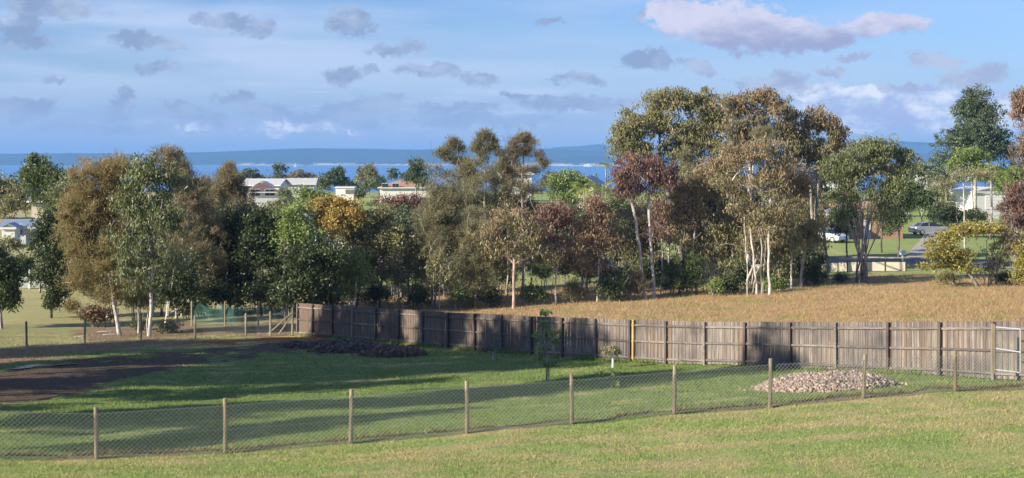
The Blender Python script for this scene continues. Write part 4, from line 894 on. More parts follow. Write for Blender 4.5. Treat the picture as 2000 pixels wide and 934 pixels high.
# --- undergrowth along the meadow edge, every bush its own
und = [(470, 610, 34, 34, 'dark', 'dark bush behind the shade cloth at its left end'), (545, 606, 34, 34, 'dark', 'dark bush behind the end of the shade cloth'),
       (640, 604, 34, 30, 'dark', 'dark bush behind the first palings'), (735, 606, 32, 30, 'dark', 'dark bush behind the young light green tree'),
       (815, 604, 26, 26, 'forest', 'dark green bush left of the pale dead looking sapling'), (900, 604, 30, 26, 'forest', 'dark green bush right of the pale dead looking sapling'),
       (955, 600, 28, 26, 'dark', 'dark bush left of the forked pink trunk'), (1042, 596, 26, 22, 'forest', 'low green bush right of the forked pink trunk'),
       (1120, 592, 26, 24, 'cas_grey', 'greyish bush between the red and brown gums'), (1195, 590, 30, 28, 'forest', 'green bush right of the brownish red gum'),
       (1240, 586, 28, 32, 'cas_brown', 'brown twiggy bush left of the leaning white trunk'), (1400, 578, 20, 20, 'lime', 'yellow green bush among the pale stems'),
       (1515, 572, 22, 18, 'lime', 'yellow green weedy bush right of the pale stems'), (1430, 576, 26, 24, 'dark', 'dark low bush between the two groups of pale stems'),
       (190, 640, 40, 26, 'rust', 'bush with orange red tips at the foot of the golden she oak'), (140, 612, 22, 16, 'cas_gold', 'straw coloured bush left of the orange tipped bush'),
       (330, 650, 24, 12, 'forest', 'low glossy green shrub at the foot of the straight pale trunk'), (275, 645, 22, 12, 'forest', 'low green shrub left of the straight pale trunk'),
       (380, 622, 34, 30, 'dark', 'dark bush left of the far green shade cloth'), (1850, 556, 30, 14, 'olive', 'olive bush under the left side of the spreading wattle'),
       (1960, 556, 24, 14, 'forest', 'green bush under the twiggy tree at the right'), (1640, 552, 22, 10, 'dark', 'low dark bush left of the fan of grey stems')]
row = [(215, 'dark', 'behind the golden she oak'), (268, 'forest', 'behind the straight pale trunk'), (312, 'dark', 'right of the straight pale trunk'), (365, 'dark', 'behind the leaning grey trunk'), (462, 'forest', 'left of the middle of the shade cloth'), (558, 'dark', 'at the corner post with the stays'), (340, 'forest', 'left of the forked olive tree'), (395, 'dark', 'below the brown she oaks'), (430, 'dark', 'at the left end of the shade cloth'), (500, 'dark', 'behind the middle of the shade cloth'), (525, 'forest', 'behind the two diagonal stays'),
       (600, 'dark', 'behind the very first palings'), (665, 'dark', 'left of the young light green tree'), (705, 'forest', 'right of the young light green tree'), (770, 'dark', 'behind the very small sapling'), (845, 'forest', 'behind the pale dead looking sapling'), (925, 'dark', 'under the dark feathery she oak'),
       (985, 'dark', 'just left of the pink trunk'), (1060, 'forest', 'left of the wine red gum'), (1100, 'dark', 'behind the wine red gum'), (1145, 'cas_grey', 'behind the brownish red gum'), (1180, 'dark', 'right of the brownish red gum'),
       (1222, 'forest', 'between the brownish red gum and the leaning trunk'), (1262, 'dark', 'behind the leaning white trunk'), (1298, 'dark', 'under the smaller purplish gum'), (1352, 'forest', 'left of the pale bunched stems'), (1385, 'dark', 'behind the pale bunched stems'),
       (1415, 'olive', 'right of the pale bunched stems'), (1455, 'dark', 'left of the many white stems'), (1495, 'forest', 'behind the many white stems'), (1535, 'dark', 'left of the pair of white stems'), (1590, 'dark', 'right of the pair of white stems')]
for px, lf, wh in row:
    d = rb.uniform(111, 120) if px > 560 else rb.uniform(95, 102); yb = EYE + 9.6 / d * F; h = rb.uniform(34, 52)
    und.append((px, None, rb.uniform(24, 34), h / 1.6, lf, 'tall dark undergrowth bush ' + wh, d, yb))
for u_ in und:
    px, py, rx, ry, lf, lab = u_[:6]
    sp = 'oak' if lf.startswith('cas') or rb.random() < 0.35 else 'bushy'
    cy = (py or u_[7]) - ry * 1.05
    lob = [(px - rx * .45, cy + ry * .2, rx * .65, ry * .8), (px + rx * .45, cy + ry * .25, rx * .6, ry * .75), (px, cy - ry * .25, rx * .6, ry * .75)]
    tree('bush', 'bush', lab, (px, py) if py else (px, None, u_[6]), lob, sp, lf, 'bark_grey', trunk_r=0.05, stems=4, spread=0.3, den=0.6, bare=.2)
# --- trees left of the frame whose shadows reach across the paddock
def world_tree(x, y, h, r, label, leaf='olive', seed=1, sp='gum', den=.6, n=7, low=.35, **kw):
    rg = random.Random(seed); B = Vector((x, y, gr(x, y))); lob = []
    for i in range(n):
        a = rg.uniform(0, 6.28); q = r * rg.uniform(0.15, 0.75); f = rg.uniform(low, 0.86)
        lob.append((x + math.cos(a) * q, y + math.sin(a) * q, B.z + h * f, r * rg.uniform(.32, .5), r * rg.uniform(.32, .5), h * rg.uniform(.07, .12)))
    lob.append((x, y, B.z + h * 0.90, r * .4, r * .4, h * .09))
    tm, cm = grow(B, lob, sp, leaf, 'bark_pale', seed * 31, trunk_r=h / 60, den=den, **kw)
    e = empty('gum_tree', B, 0, label, 'tree', 'gum trees left of the paddock'); link('trunk', tm, e); link('crown', cm, e); TREES.append(e)
OFF = [(-19.5, 34.2, 9, 2.6, 7), (-27, 37, 15, 3.4, 8), (-23.6, 38.0, 17.9, 3.7, 13), (-25, 45, 11, 3.4, 9), (-23, 52.0, 14.5, 2.6, 11), (-24, 54, 15, 3.2, 12), (-28, 58.5, 15.5, 3.4, 12),
       (-30.5, 64.5, 15, 3.4, 12), (-34, 69, 14.5, 3.2, 9), (-44, 62, 18, 5.0, 12), (-37, 45, 17, 4, 10), (-36, 57, 19.5, 3.6, 13), (-32, 49.5, 19, 3.4, 13), (-40, 62.5, 19.5, 3.6, 13), (-26.5, 56, 15, 3.2, 12), (-33.5, 66.5, 15.5, 3.4, 12), (-30, 47, 18.5, 3.2, 12), (-38, 54, 20, 3.4, 13)]
for i, (x, y, h, r, n) in enumerate(OFF):
    world_tree(x, y, h, r, 'olive gum tree standing left of the paddock outside the picture', seed=i + 3, n=n, lsize=2.2, den=0.8)

# --- palms
def palm(px, d, topy, r, label, n=11, trunk=True):
    x = (px - 1000) / F * d; B = Vector((x, d, gr(x, d))); top = P(px, topy, d).z - B.z
    e = empty('palm_tree', B, 0, label, 'palm tree')
    mb = MB(); mb.tube((0, 0, -.2), (0.1, 0, top * .5), .16, .13); mb.tube((0.1, 0, top * .5), (0, 0, top), .13, .1)
    mb.build('trunk', M['bark_grey'], e, smooth=True)
    rg = random.Random(int(px)); V = []; Fc = []
    for k in range(n):
        a = 6.283 * k / n + rg.uniform(-.2, .2); up = rg.uniform(.2, 1.2); prev = Vector((0, 0, top)); dirv_ = Vector((math.cos(a), math.sin(a), up)).normalized()
        for s_ in range(9):
            dirv_ = (dirv_ + Vector((0, 0, -.17))).normalized(); q = prev + dirv_ * r / 8; sd_ = dirv_.cross(Vector((0, 0, 1))).normalized()
            for sg in (-1, 1):
                for h_ in (0, .5):
                    b0 = prev.lerp(q, h_); o = len(V)
                    tipp = b0 + sd_ * sg * r * .26 * math.sin(.5 + s_ * .28) + dirv_ * r * .12 + Vector((0, 0, -r * .08))
                    V += [b0, b0 + dirv_ * r * .05, tipp]; Fc.append((o, o + 1, o + 2))
            prev = q
    me = np_mesh('fronds', np.array([tuple(v_) for v_ in V]), np.array(Fc), L['palm'], {'tint': ('FACE', np.random.default_rng(1).random(len(Fc)))})
    link('fronds', me, e)
palm(1183, 260, 322, 2.0, 'tall slim palm rising against the bay left of the big gum clump')
palm(1140, 170, 365, 2.3, 'leftmost of the low yellow green palms below the grey gable', 13)
palm(1178, 165, 372, 2.6, 'bright yellow green palm left of the purplish red gum crown', 14)
palm(1205, 190, 352, 2.2, 'palm crown behind the bright yellow green palm', 12)
palm(1775, 235, 330, 2.2, 'palm beside the pale building right of the fan of stems')
palm(1935, 170, 340, 2.4, 'palm above the roof of the white garage', 13)
palm(1965, 175, 332, 2.4, 'palm right of the garage roof near the right edge', 13)
palm(540, 235, 398, 2.0, 'small palm below the brown tiled roof', 12)

# ------------------------------------------------------------------ paling fence
WF = empty('paling_fence', (wood_pt(0).x, wood_pt(0).y, gr(*wood_pt(0))), 0,
           'long weathered grey brown timber paling fence between the paddock and the golden meadow', 'fence')
wb = WF.location.copy()
top_px = [(582, 592, 85.7), (735, 601.5, 79.6), (877, 610, 74.3), (1040, 617.5, 68.9), (1235, 624, 63.5), (1378, 628, 59.3), (1545, 628.5, 55.7), (1736, 628, 52.0), (1940, 627, 48.6)]
SA, SB, SC = wood_pt(0), wood_pt(1), wood_pt(2)
L1 = (SB - SA).length; L2 = (SC - SB).length
def fence_xy(s): return SA.lerp(SB, s / L1) if s <= L1 else SB + (SC - SB) * ((s - L1) / L2)
def s_of_px(px):
    lo, hi = 0, L1 + L2 + 8
    for _ in range(40):
        mid = (lo + hi) / 2; q = fence_xy(mid)
        if 1000 + q.x / q.y * F < px: lo = mid
        else: hi = mid
    return lo
TS = [s_of_px(p_[0]) for p_ in top_px]; TZ = [(EYE - p_[1]) / F * fence_xy(s_).y for p_, s_ in zip(top_px, TS)]
TS.append(TS[-1] + 8); TZ.append(TZ[-1] + (TZ[-1] - TZ[-2]) / (TS[-2] - TS[-3]) * 8)
def ftop(s): return float(np.interp(s, TS, TZ))
post_px = [582, 612, 651, 690, 735, 779, 826, 877, 929, 981, 1040, 1100, 1165, 1232, 1302, 1378, 1456, 1545, 1635, 1736, 1837, 1942]
PS = [s_of_px(p_) for p_ in post_px]; PS += [PS[-1] + 2.3, PS[-1] + 4.6, PS[-1] + 6.9]
END = PS[-1]
def nrm(s):
    a = fence_xy(max(0, s - .1)); b_ = fence_xy(s + .1); d = (b_ - a).normalized(); return Vector((d.y, -d.x)), math.atan2(d.y, d.x)
nv, _ = nrm(5); NSIGN = 1 if nv.y < 0 else -1
fbot_cache = {}
def fbot(s):
    q = fence_xy(s); return gr(q.x, q.y)
# palings, each its own board; the 300 nearest are single parts, the rest one joined part
pal_w = 0.108; npal = int(END / pal_w); near0 = npal - 300
variants = []
rp = random.Random(2)
def paling_mesh(mb, c, h, w_, t_, rz, nz_):
    # board with a slightly uneven dog-eared top
    ca, sa = math.cos(rz), math.sin(rz); e1 = rp.uniform(0.0, .012); e2 = rp.uniform(0.0, .012)
    prof = [(-w_ / 2, 0), (w_ / 2, 0), (w_ / 2, h - e1), (-w_ / 2, h - e2)]
    vs = [(c[0] + x * ca - y * sa, c[1] + x * sa + y * ca, c[2] + z) for y in (-t_ / 2, t_ / 2) for x, z in prof]
    mb.add(vs, [(0, 1, 2, 3), (7, 6, 5, 4), (0, 4, 5, 1), (1, 5, 6, 2), (2, 6, 7, 3), (3, 7, 4, 0)])
shared = []
for k in range(10):
    mb = MB(); paling_mesh(mb, (0, 0, 0), 1.0, pal_w * rp.uniform(.84, .93), .016, rp.uniform(-.02, .02), 1)
    shared.append(mb.mesh('paling', M['wood']))
fresh = MB(); paling_mesh(fresh, (0, 0, 0), 1.0, pal_w * .9, .016, 0, 1); fresh = fresh.mesh('paling', M['new_post'])
rest = MB()
for i in range(npal):
    s_ = (i + .5) * pal_w; q = fence_xy(s_); nvv, rz = nrm(s_); bz = fbot(s_) + .03 + rp.uniform(-.015, .015); h = ftop(s_) - bz + rp.uniform(-.012, .010)
    off = -NSIGN * (.018 + (i % 2) * .012 + rp.uniform(0, .004))
    c = (q.x + nvv.x * off, q.y + nvv.y * off, bz)
    if i < near0:
        paling_mesh(rest, (c[0] - wb.x, c[1] - wb.y, c[2] - wb.z), h, pal_w * rp.uniform(.86, .97), .016, rz + rp.uniform(-.02, .02), 1)
    else:
        o = link('paling', rp.choice(shared), WF, Vector(c) - wb, (rp.uniform(-.006, .006), rp.uniform(-.008, .008), rz)); o.scale = (1, 1, h)
o = rest.build('palings', M['wood'], WF); o['kind'] = 'stuff'
for j, s_ in enumerate(PS):
    q = fence_xy(s_); nvv, rz = nrm(s_); b0 = fbot(s_) - .1; ht = ftop(s_) - .03 - b0
    off = NSIGN * .05
    mb = MB().box((0, 0, ht / 2), (.10 if j not in (13,) else .11, .10, ht))
    po = mb.build('post', M['dark_post'] if j % 3 else M['rail'], WF, loc=Vector((q.x + nvv.x * off, q.y + nvv.y * off, b0)) - wb, rot=(rp.uniform(-.01, .01), rp.uniform(-.012, .012), rz))
q = fence_xy(PS[13] + .22); nvv, rz = nrm(PS[13] + .3)
np_ = MB().box((0, 0, .86), (.11, .08, 1.62)).build('post', M['new_post'], WF, loc=Vector((q.x + nvv.x * NSIGN * .06, q.y + nvv.y * NSIGN * .06, fbot(PS[13] + .22) + .08)) - wb, rot=(0, .01, rz)); np_['label'] = 'fresh orange yellow pine post'
for j in range(len(PS) - 1):
    a, b_ = PS[j] + .05, PS[j + 1] - .05
    qa, qb = fence_xy(a), fence_xy(b_); na, _ = nrm((a + b_) / 2); off = NSIGN * .022
    for f, hh in ((.87, .075), (.50, .07), (.11, .08)):
        za = fbot(a) + (ftop(a) - fbot(a)) * f + rp.uniform(-.01, .01); zb = fbot(b_) + (ftop(b_) - fbot(b_)) * f + rp.uniform(-.01, .01)
        A_ = Vector((qa.x + na.x * off, qa.y + na.y * off, za)) - wb; B_ = Vector((qb.x + na.x * off, qb.y + na.y * off, zb)) - wb
        MB().beam(A_, B_, .04, hh).build('rail', M['rail'], WF)

# ------------------------------------------------------------------ chain wire fences
def chain_panel(p0, p1, h0, h1, cell=.12, r=.0037):
    """diamond mesh hung between two feet p0 and p1; real crossing wires"""
    p0 = Vector(p0); p1 = Vector(p1); ln = (p1 - p0).length; dxy = (p1 - p0) / ln
    nseg = int(ln / (cell / 2)); segs = []
    H = min(h0, h1); rows = int(H / (cell / 2) / .85)
    def pt(i, j):
        f = i / nseg; hh = h0 + (h1 - h0) * f; bul = .012 * math.sin(i * .21) * math.sin(j * .3)
        return p0 + dxy * (ln * f) + Vector((-dxy.y, dxy.x, 0)) * bul + Vector((0, 0, .04 + hh * j / rows))
    for i in range(nseg):
        for j in range(rows):
            if (i + j) % 2 == 0: segs.append((pt(i, j), pt(i + 1, j + 1), r, r))
            else: segs.append((pt(i, j + 1), pt(i + 1, j), r, r))
    return tubes(segs, 3)
def round_post(h, r=.055, lean=0.0, n=10):
    mb = MB(); k = 4
    for i in range(k):
        a, b_ = i / k, (i + 1) / k
        mb.tube((math.sin(a * 3) * .006, 0, -.25 + (h + .25) * a), (math.sin(b_ * 3) * .006, 0, -.25 + (h + .25) * b_), r * (1 - .06 * a), r * (1 - .06 * b_), n, caps=(i == k - 1))
    return mb.mesh('post', M['pine_post'])
def wire_fence(name, label, feet, tops, first_ext=None, r=.055, cell=.12, wr=.0037, mesh=True, meshh=.86):
    root = empty(name, feet[0], 0, label, 'fence')
    o = feet[0]
    pts = list(zip(feet, tops))
    for p_, h in pts:
        link('post', round_post(h, r), root, p_ - o, (random.uniform(-.02, .02), random.uniform(-.03, .03), random.uniform(0, 3)))
    for (a, ha), (b_, hb) in zip(pts[:-1], pts[1:]):
        d = (b_ - a).normalized(); side_ = Vector((d.y, -d.x, 0)) * (r + .006)
        if mesh:
            v_, f_ = chain_panel(a - o + side_, b_ - o + side_, ha * meshh, hb * meshh, cell, wr)
            link('wire_mesh', np_mesh('wire_mesh', v_, f_, M['wire']), root)
        mb = MB()
        for fr in (meshh, meshh * .5, .05):
            mb.tube(a - o + side_ + Vector((0, 0, ha * fr + .01)), b_ - o + side_ + Vector((0, 0, hb * fr + .01)), wr * 1.05, n=4, caps=False)
        mb.build('line_wire', M['wire'], root)
    return root
feet = []; hts = []
for (px, py), d, tp in zip(WPX, WD, WTOP):
    q = P(px, py, d); z = gr(q.x, q.y); feet.append(Vector((q.x, q.y, z))); hts.append((EYE - tp) / F * d - z)
a, b_ = feet[0], feet[1]
for k in (1, 2):
    q = feet[0] - (b_ - a); q.z = gr(q.x, q.y); feet.insert(0, q); hts.insert(0, 1.28)
for k in (1, 2):
    q = feet[-1] + (feet[-1] - feet[-2]); q.z = gr(q.x, q.y); feet.append(q); hts.append(1.15)
wire_fence('wire_fence', 'near chain wire fence on round timber posts crossing the lawn from lower left to right', feet, hts)
FP = [(-70, 683, 73, 630), (52, 678, 76, 628), (165, 673, 78.3, 626), (275, 667, 80.5, 621), (381, 662, 82.7, 618), (480, 657, 85, 612), (528, 655, 86, 608), (571, 655, 86.8, 601)]
feet = []; hts = []
for px, py, d, tp in FP:
    q = P(px, py, d); z = gr(q.x, q.y); feet.append(Vector((q.x, q.y, z))); hts.append(max(1.25, (EYE - tp) / F * d - z))
far_f = wire_fence('wire_fence', 'far chain wire fence at the left running up to the end of the paling fence', feet, hts, r=.06, cell=.15, wr=.0035)
# diagonal stays of the end post
e_ = feet[-1]
for (dx_, dz_) in ((-1.35, 1.25), (-.75, 1.15)):
    s0 = Vector((e_.x + dx_, e_.y - dx_ * -.15, 0)); s0.z = gr(s0.x, s0.y)
    MB().tube(s0 - feet[0], e_ + Vector((0, 0, dz_)) - feet[0], .045, .045, 7).build('stay', M['pine_post'], far_f)
# green shade cloth fence behind
m, t, b = new_mat('green_shade_cloth')
p = t.node('ShaderNodeNewGeometry').outputs['Position']
nn = t.noise(t.vmath('MULTIPLY', p, (3, 3, 1.2)), 1.0, 4, .6)
t.link(t.mix(nn, (0.03, 0.14, 0.13), (0.07, 0.26, 0.22)), b.inputs['Base Color']); b.inputs['Roughness'].default_value = .7
tr = t.node('ShaderNodeBsdfTransparent'); mx = t.node('ShaderNodeMixShader')
t.link(t.smooth(t.noise(p, 1.8, 3), .3, .75, .15, .42), mx.inputs[0]); t.link(tr.outputs[0], mx.inputs[1]); t.link(b.outputs[0], mx.inputs[2])
t.link(mx.outputs[0], t.n['Material Output'].inputs['Surface']); M['cloth'] = m
sf = [(375, None, 93), (440, None, 92.5), (505, None, 91), (560, None, 90)]
pts = [Vector(((px - 1000) / F * d, d, gr((px - 1000) / F * d, d))) for px, _, d in sf]
cr = empty('shade_cloth_fence', pts[0], 0, 'translucent green shade cloth strung on posts behind the far wire fence', 'fence')
V = []; n = 60; rows = 6
tot = len(pts) - 1
for i in range(n + 1):
    f = i / n * tot; k = min(int(f), tot - 1); q = pts[k].lerp(pts[k + 1], f - k)
    for j in range(rows + 1):
        V.append((q.x - pts[0].x, q.y - pts[0].y + .08 * math.sin(i * .7 + j), q.z - pts[0].z + (1.25 + .10 * math.sin(i * .45)) * j / rows))
idx = np.arange((n + 1) * (rows + 1)).reshape(n + 1, rows + 1)
qd = np.stack([idx[:-1, :-1], idx[1:, :-1], idx[1:, 1:], idx[:-1, 1:]], -1).reshape(-1, 4)
link('cloth', np_mesh('cloth', np.array(V), qd, M['cloth'], smooth=True), cr)
for q in pts: link('post', round_post(1.5, .05), cr, q - pts[0] + Vector((0, -.12, 0)))

# leaning gate frame at the right, in front of the palings
def gate():
    c0 = P(1944, 724, 47.3); c1 = P(1993, 729, 46.2); c0.z = (EYE - 722) / F * 47.3; c1.z = (EYE - 728) / F * 46.2
    e = empty('metal_gate', (c0.x, c0.y, c0.z), 0, 'pale galvanised metal gate frame with three bars before the palings at the right edge', 'gate')
    d = c1 - c0; H0 = (722 - 639) / F * 47.3; H1 = (728 - 643) / F * 46.2; z = Vector((0, 0, 0))
    def bar(nm, a, b_, r=.022): MB().tube(a, b_, r, n=8).build(nm, M['galv'], e, smooth=False)
    U0 = Vector((0, 0, H0)); U1 = Vector((0, 0, H1))
    bar('stile', z, U0); bar('stile', d, d + U1); bar('top_bar', U0, d + U1); bar('middle_bar', U0 * .5, d + U1 * .47); bar('bottom_bar', z, d)
    v_, f_ = chain_panel(z, d, H0 - .05, H1 - .05, .095, .0022); link('wire_mesh', np_mesh('wire_mesh', v_, f_, M['wire']), e)
    # hinge post
    MB().box((-.07, .0, H0 / 2), (.10, .10, H0 + .2)).build('gate_post', M['pine_post'], e)
gate()

# ------------------------------------------------------------------ heaps
def heap(name, label, cat, ctr_px, half_w, half_d, h, col1, col2, seed, nclod, csize, skew=0.0, peaks=None):
    rg = np.random.default_rng(seed); x0, y0 = ctr_px
    m, t, b = new_mat(name + '_earth')
    p = t.node('ShaderNodeNewGeometry').outputs['Position']
    t.link(t.mix(t.noise(p, 7, 5, .7), col1, col2), b.inputs['Base Color']); b.inputs['Roughness'].default_value = .95
    def hh(x, y):
        u_ = (x - x0) / half_w; v_ = (y - y0) / half_d; r2 = u_ ** 2 + v_ ** 2
        s_ = np.clip(1 - r2, 0, 1) ** .8
        return h * s_ * (.62 + .75 * fnoise(x * 1.1 + seed, y * 1.1)) * (1 + skew * u_)
    n = 60; X_, Y_ = np.meshgrid(np.linspace(x0 - half_w, x0 + half_w, n), np.linspace(y0 - half_d, y0 + half_d, n // 2))
    Z_ = hh(X_, Y_) + (fnoise(X_ * 6, Y_ * 6) - .5) * .09 * (hh(X_, Y_) > .01)
    gz = Gr(X_.ravel(), Y_.ravel()).reshape(X_.shape)
    B = Vector((x0, y0, gr(x0, y0)))
    V = np.stack([X_ - B.x, Y_ - B.y, gz + Z_ - .03 - B.z], -1).reshape(-1, 3); idx = np.arange(X_.size).reshape(X_.shape)
    qd = np.stack([idx[:-1, :-1], idx[:-1, 1:], idx[1:, 1:], idx[1:, :-1]], -1).reshape(-1, 4)
    e = empty(name, B, 0, label, cat); link('mound', np_mesh('mound', V, qd, m), e)
    # clods and chips
    a = rg.random(nclod) * 6.283; r = np.sqrt(rg.random(nclod)) * np.where(rg.random(nclod) < .02, 1.25, 1.0)
    cx, cy = x0 + np.cos(a) * r * half_w, y0 + np.sin(a) * r * half_d
    cz = Gr(cx, cy) + hh(cx, cy)
    base = np.array([(-1, -1, -1), (1, -1, -1), (1, 1, -1), (-1, 1, -1), (-1, -1, 1), (1, -1, 1), (1, 1, 1), (-1, 1, 1)], float)
    ff = np.array([(0, 3, 2, 1), (4, 5, 6, 7), (0, 1, 5, 4), (1, 2, 6, 5), (2, 3, 7, 6), (3, 0, 4, 7)])
    sz = csize * (0.25 + rg.random((nclod, 1, 1)) ** 3.5 * 1.3) * rg.uniform(.25, 1.3, (nclod, 1, 3))
    Vc = base[None] * sz * rg.uniform(.45, 1.15, (nclod, 8, 3))
    ang = rg.random((nclod, 3)) * 6.28
    for ax_ in range(3):
        c_, s_ = np.cos(ang[:, ax_])[:, None], np.sin(ang[:, ax_])[:, None]; i, j = [(1, 2), (0, 2), (0, 1)][ax_]
        vi, vj = Vc[:, :, i].copy(), Vc[:, :, j].copy(); Vc[:, :, i] = vi * c_ - vj * s_; Vc[:, :, j] = vi * s_ + vj * c_
    Vc += np.stack([cx - B.x, cy - B.y, cz - B.z], -1)[:, None]
    Fc = (ff[None] + (np.arange(nclod) * 8)[:, None, None]).reshape(-1, 4)
    m2, t, b = new_mat(name + '_clods')
    t.link(t.mix(t.attr('tint'), col1, tuple(min(.9, c * 1.25) for c in col2)), b.inputs['Base Color']); b.inputs['Roughness'].default_value = .95
    o = link('clods', np_mesh('clods', Vc.reshape(-1, 3), Fc, m2, {'tint': ('FACE', np.repeat(rg.random(nclod), 6))}), e); o['kind'] = 'stuff'
    return e
q = on_ground(1630, 764)
heap('rubble_heap', 'low heap of pinkish broken clods beside the right part of the wire fence', 'heap', (q.x, q.y + 1.3), 2.15, 1.6, .50, (.14, .105, .085), (.38, .295, .24), 4, 15000, .040)
q = on_ground(765, 697)
heap('soil_heap', 'reddish brown soil heap at the right end of the row along the palings', 'heap', (q.x, q.y + .9), 1.5, 1.3, .40, (.055, .038, .028), (.16, .10, .070), 5, 1500, .10)
q = on_ground(680, 690)
heap('soil_heap', 'grey brown soil heap in the middle of the row along the palings', 'heap', (q.x - .15, q.y + 1.5), 1.75, 1.5, .46, (.05, .04, .033), (.14, .11, .09), 6, 1500, .10)
q = on_ground(590, 680)
heap('soil_heap', 'low flat soil heap nearest the left end of the palings', 'heap', (q.x, q.y + .9), 1.3, 1.2, .26, (.05, .04, .033), (.13, .10, .08), 7, 900, .08)

# puddle
m, t, b = new_mat('muddy_water'); b.inputs['Base Color'].default_value = (.20, .19, .175, 1); b.inputs['Roughness'].default_value = .12
q0 = on_ground(78, 717)
V = []; n = 40
for i in range(n):
    a = 6.283 * i / n; rr = 1 + .35 * math.sin(3 * a + 1) + .15 * math.sin(7 * a)
    V.append((q0.x + math.cos(a) * rr * .85 + .25 * math.sin(a), q0.y + math.sin(a) * rr * 1.1 + math.cos(a) * .9, 0))
zp = max(gr(v_[0], v_[1]) for v_ in V)
V = [(v_[0], v_[1], gr(v_[0], v_[1]) + .035) for v_ in V]; V.append((q0.x, q0.y, gr(q0.x, q0.y) + .045))
tag(MB().add(V, [(i, (i + 1) % n, n) for i in range(n)]).build('puddle', m), kind='structure')

# ------------------------------------------------------------------ saplings inside the paddock
def sapling(px, py, top, lobes, label, leaf, stake=None, r=.02, lf=1.0, guard=False, den=1.0):
    B = on_ground(px, py); B.z = gr(B.x, B.y); d = B.y
    lob = [((cx - 1000) / F * d, d + random.uniform(-.1, .1), (EYE - cy) / F * d, rx / F * d, rx / F * d, ry / F * d * .8) for cx, cy, rx, ry in lobes]
    old = dict(SP['bushy']); SP['bushy'] = dict(L=.13, W=.075, rc=.17, droop=.5, flat=.8, den=1.5, cl=.8)
    tm, cm = grow(B, lob, 'bushy', leaf, 'bark_grey', int(px), trunk_r=r, den=den, lsize=lf, stem_h=.85, raw=True); SP['bushy'] = old
    e = empty('sapling', B, 0, label, 'sapling'); link('trunk', tm, e); link('crown', cm, e)
    if stake:
        MB().tube((.09, 0, -.1), (.09, .02, stake), .025, .022, 6).build('stake', M['twig'], e)
    if guard: MB().tube((0, 0, -.05), (0, 0, guard), .045, .045, 8).build('trunk_guard', M['white_metal'], e)
    return e
sapling(1067, 748, 605, [(1066, 612, 11, 10), (1064, 636, 15, 14), (1052, 655, 14, 10), (1080, 652, 16, 9), (1058, 680, 18, 12), (1086, 668, 10, 8), (1050, 700, 12, 8), (1088, 706, 16, 9), (1072, 712, 12, 7)],
        'tallest young tree in the paddock, in front of the dark palings', 'lime', 1.0, .03, 1.3, den=1.4)
sapling(1197, 719, 668, [(1195, 680, 16, 10), (1186, 688, 10, 8), (1206, 690, 10, 8)], 'small young tree with a pale stem guard close to the palings', 'olive', None, .02, .8, guard=.62, den=1.3)
sapling(1195, 758, 718, [(1200, 735, 12, 12), (1205, 750, 8, 6), (1178, 732, 12, 5)], 'low drooping green sapling seen through the near wire mesh', 'lime', None, .015, 1.2, den=2.4)
sapling(963, 706, 680, [(945, 684, 14, 5), (980, 686, 14, 5), (963, 680, 10, 4)], 'stunted sapling with a flat spread of branches and a pale stake', 'forest', .55, .015, .7, den=.9)

# fallen sticks under the she oak
rs = random.Random(4)
for k, (px, py) in enumerate([(200, 655), (188, 650), (145, 662)]):
    q = on_ground(px, py); q.z = gr(q.x, q.y) + .06; a = rs.uniform(-.5, .5)
    mb = MB(); d = Vector((math.cos(a), math.sin(a), .1)); mb.tube((0, 0, 0), d * 1.1, .035, .02, 6); mb.tube(d * .4, d * .4 + Vector((.3, .3, .35)), .018, .008, 5); mb.tube(d * .7, d * .7 + Vector((.2, -.3, .22)), .014, .006, 5)
    tag(mb.build('fallen_branch', M['twig'], loc=q), ['pale fallen branch lying nearest the golden she oak', 'pale fallen branch just left of another under the golden she oak', 'short fallen branch at the left end of the bare earth'][k], 'branch')

# ------------------------------------------------------------------ road and drive
m, t, b = new_mat('asphalt'); p = t.node('ShaderNodeNewGeometry').outputs['Position']
t.link(t.mix(t.noise(p, 2.5, 6, .7), (.115, .108, .105), (.19, .178, .17)), b.inputs['Base Color']); b.inputs['Roughness'].default_value = .9; M['asphalt'] = m
def strip(name, pts, width, mat, lift=.03, kerb=False):
    V = []; F_ = []; n = 0; P2 = []
    for (a, b_) in zip(pts[:-1], pts[1:]):
        for i in range(12): P2.append(Vector(a).lerp(Vector(b_), i / 12))
    P2.append(Vector(pts[-1]))
    for i, q in enumerate(P2):
        d = (P2[min(i + 1, len(P2) - 1)] - P2[max(i - 1, 0)]).normalized(); nn_ = Vector((-d.y, d.x))
        for k in range(5):
            o = q + nn_ * width * (k / 4 - .5); V.append((o.x, o.y, gr(o.x, o.y) + lift))
    for i in range(len(P2) - 1):
        for k in range(4): a = i * 5 + k; F_.append((a, a + 1, a + 6, a + 5))
    return tag(MB().add(V, F_).build(name, mat), kind='structure')
strip('road', [(-20, 139), (20, 137), (45, 134.5), (75, 133)], 8.5, M['asphalt'], .06)
M['concrete'] = simple('concrete', (.36, .34, .31), .9, 0, .15, 3, .1)
strip('driveway', [(37.2, 140.5), (43.5, 160), (49, 178), (53, 188)], 2.3, M['concrete'], .09)
for nm, off_ in (('kerb', -4.35), ('kerb', 4.35)):
    V = []; pts_ = [(-20 + i * 2.4, 0) for i in range(40)]
    mb = MB()
    for i in range(39):
        x0, x1 = pts_[i][0], pts_[i + 1][0]
        y0 = np.interp(x0, [-20, 20, 45, 75], [139, 137, 134.5, 133]) + off_; y1 = np.interp(x1, [-20, 20, 45, 75], [139, 137, 134.5, 133]) + off_
        mb.beam((x0, y0, gr(x0, y0) + .09), (x1, y1, gr(x1, y1) + .09), .16, .14)
    tag(mb.build(nm, M['concrete']), kind='structure')

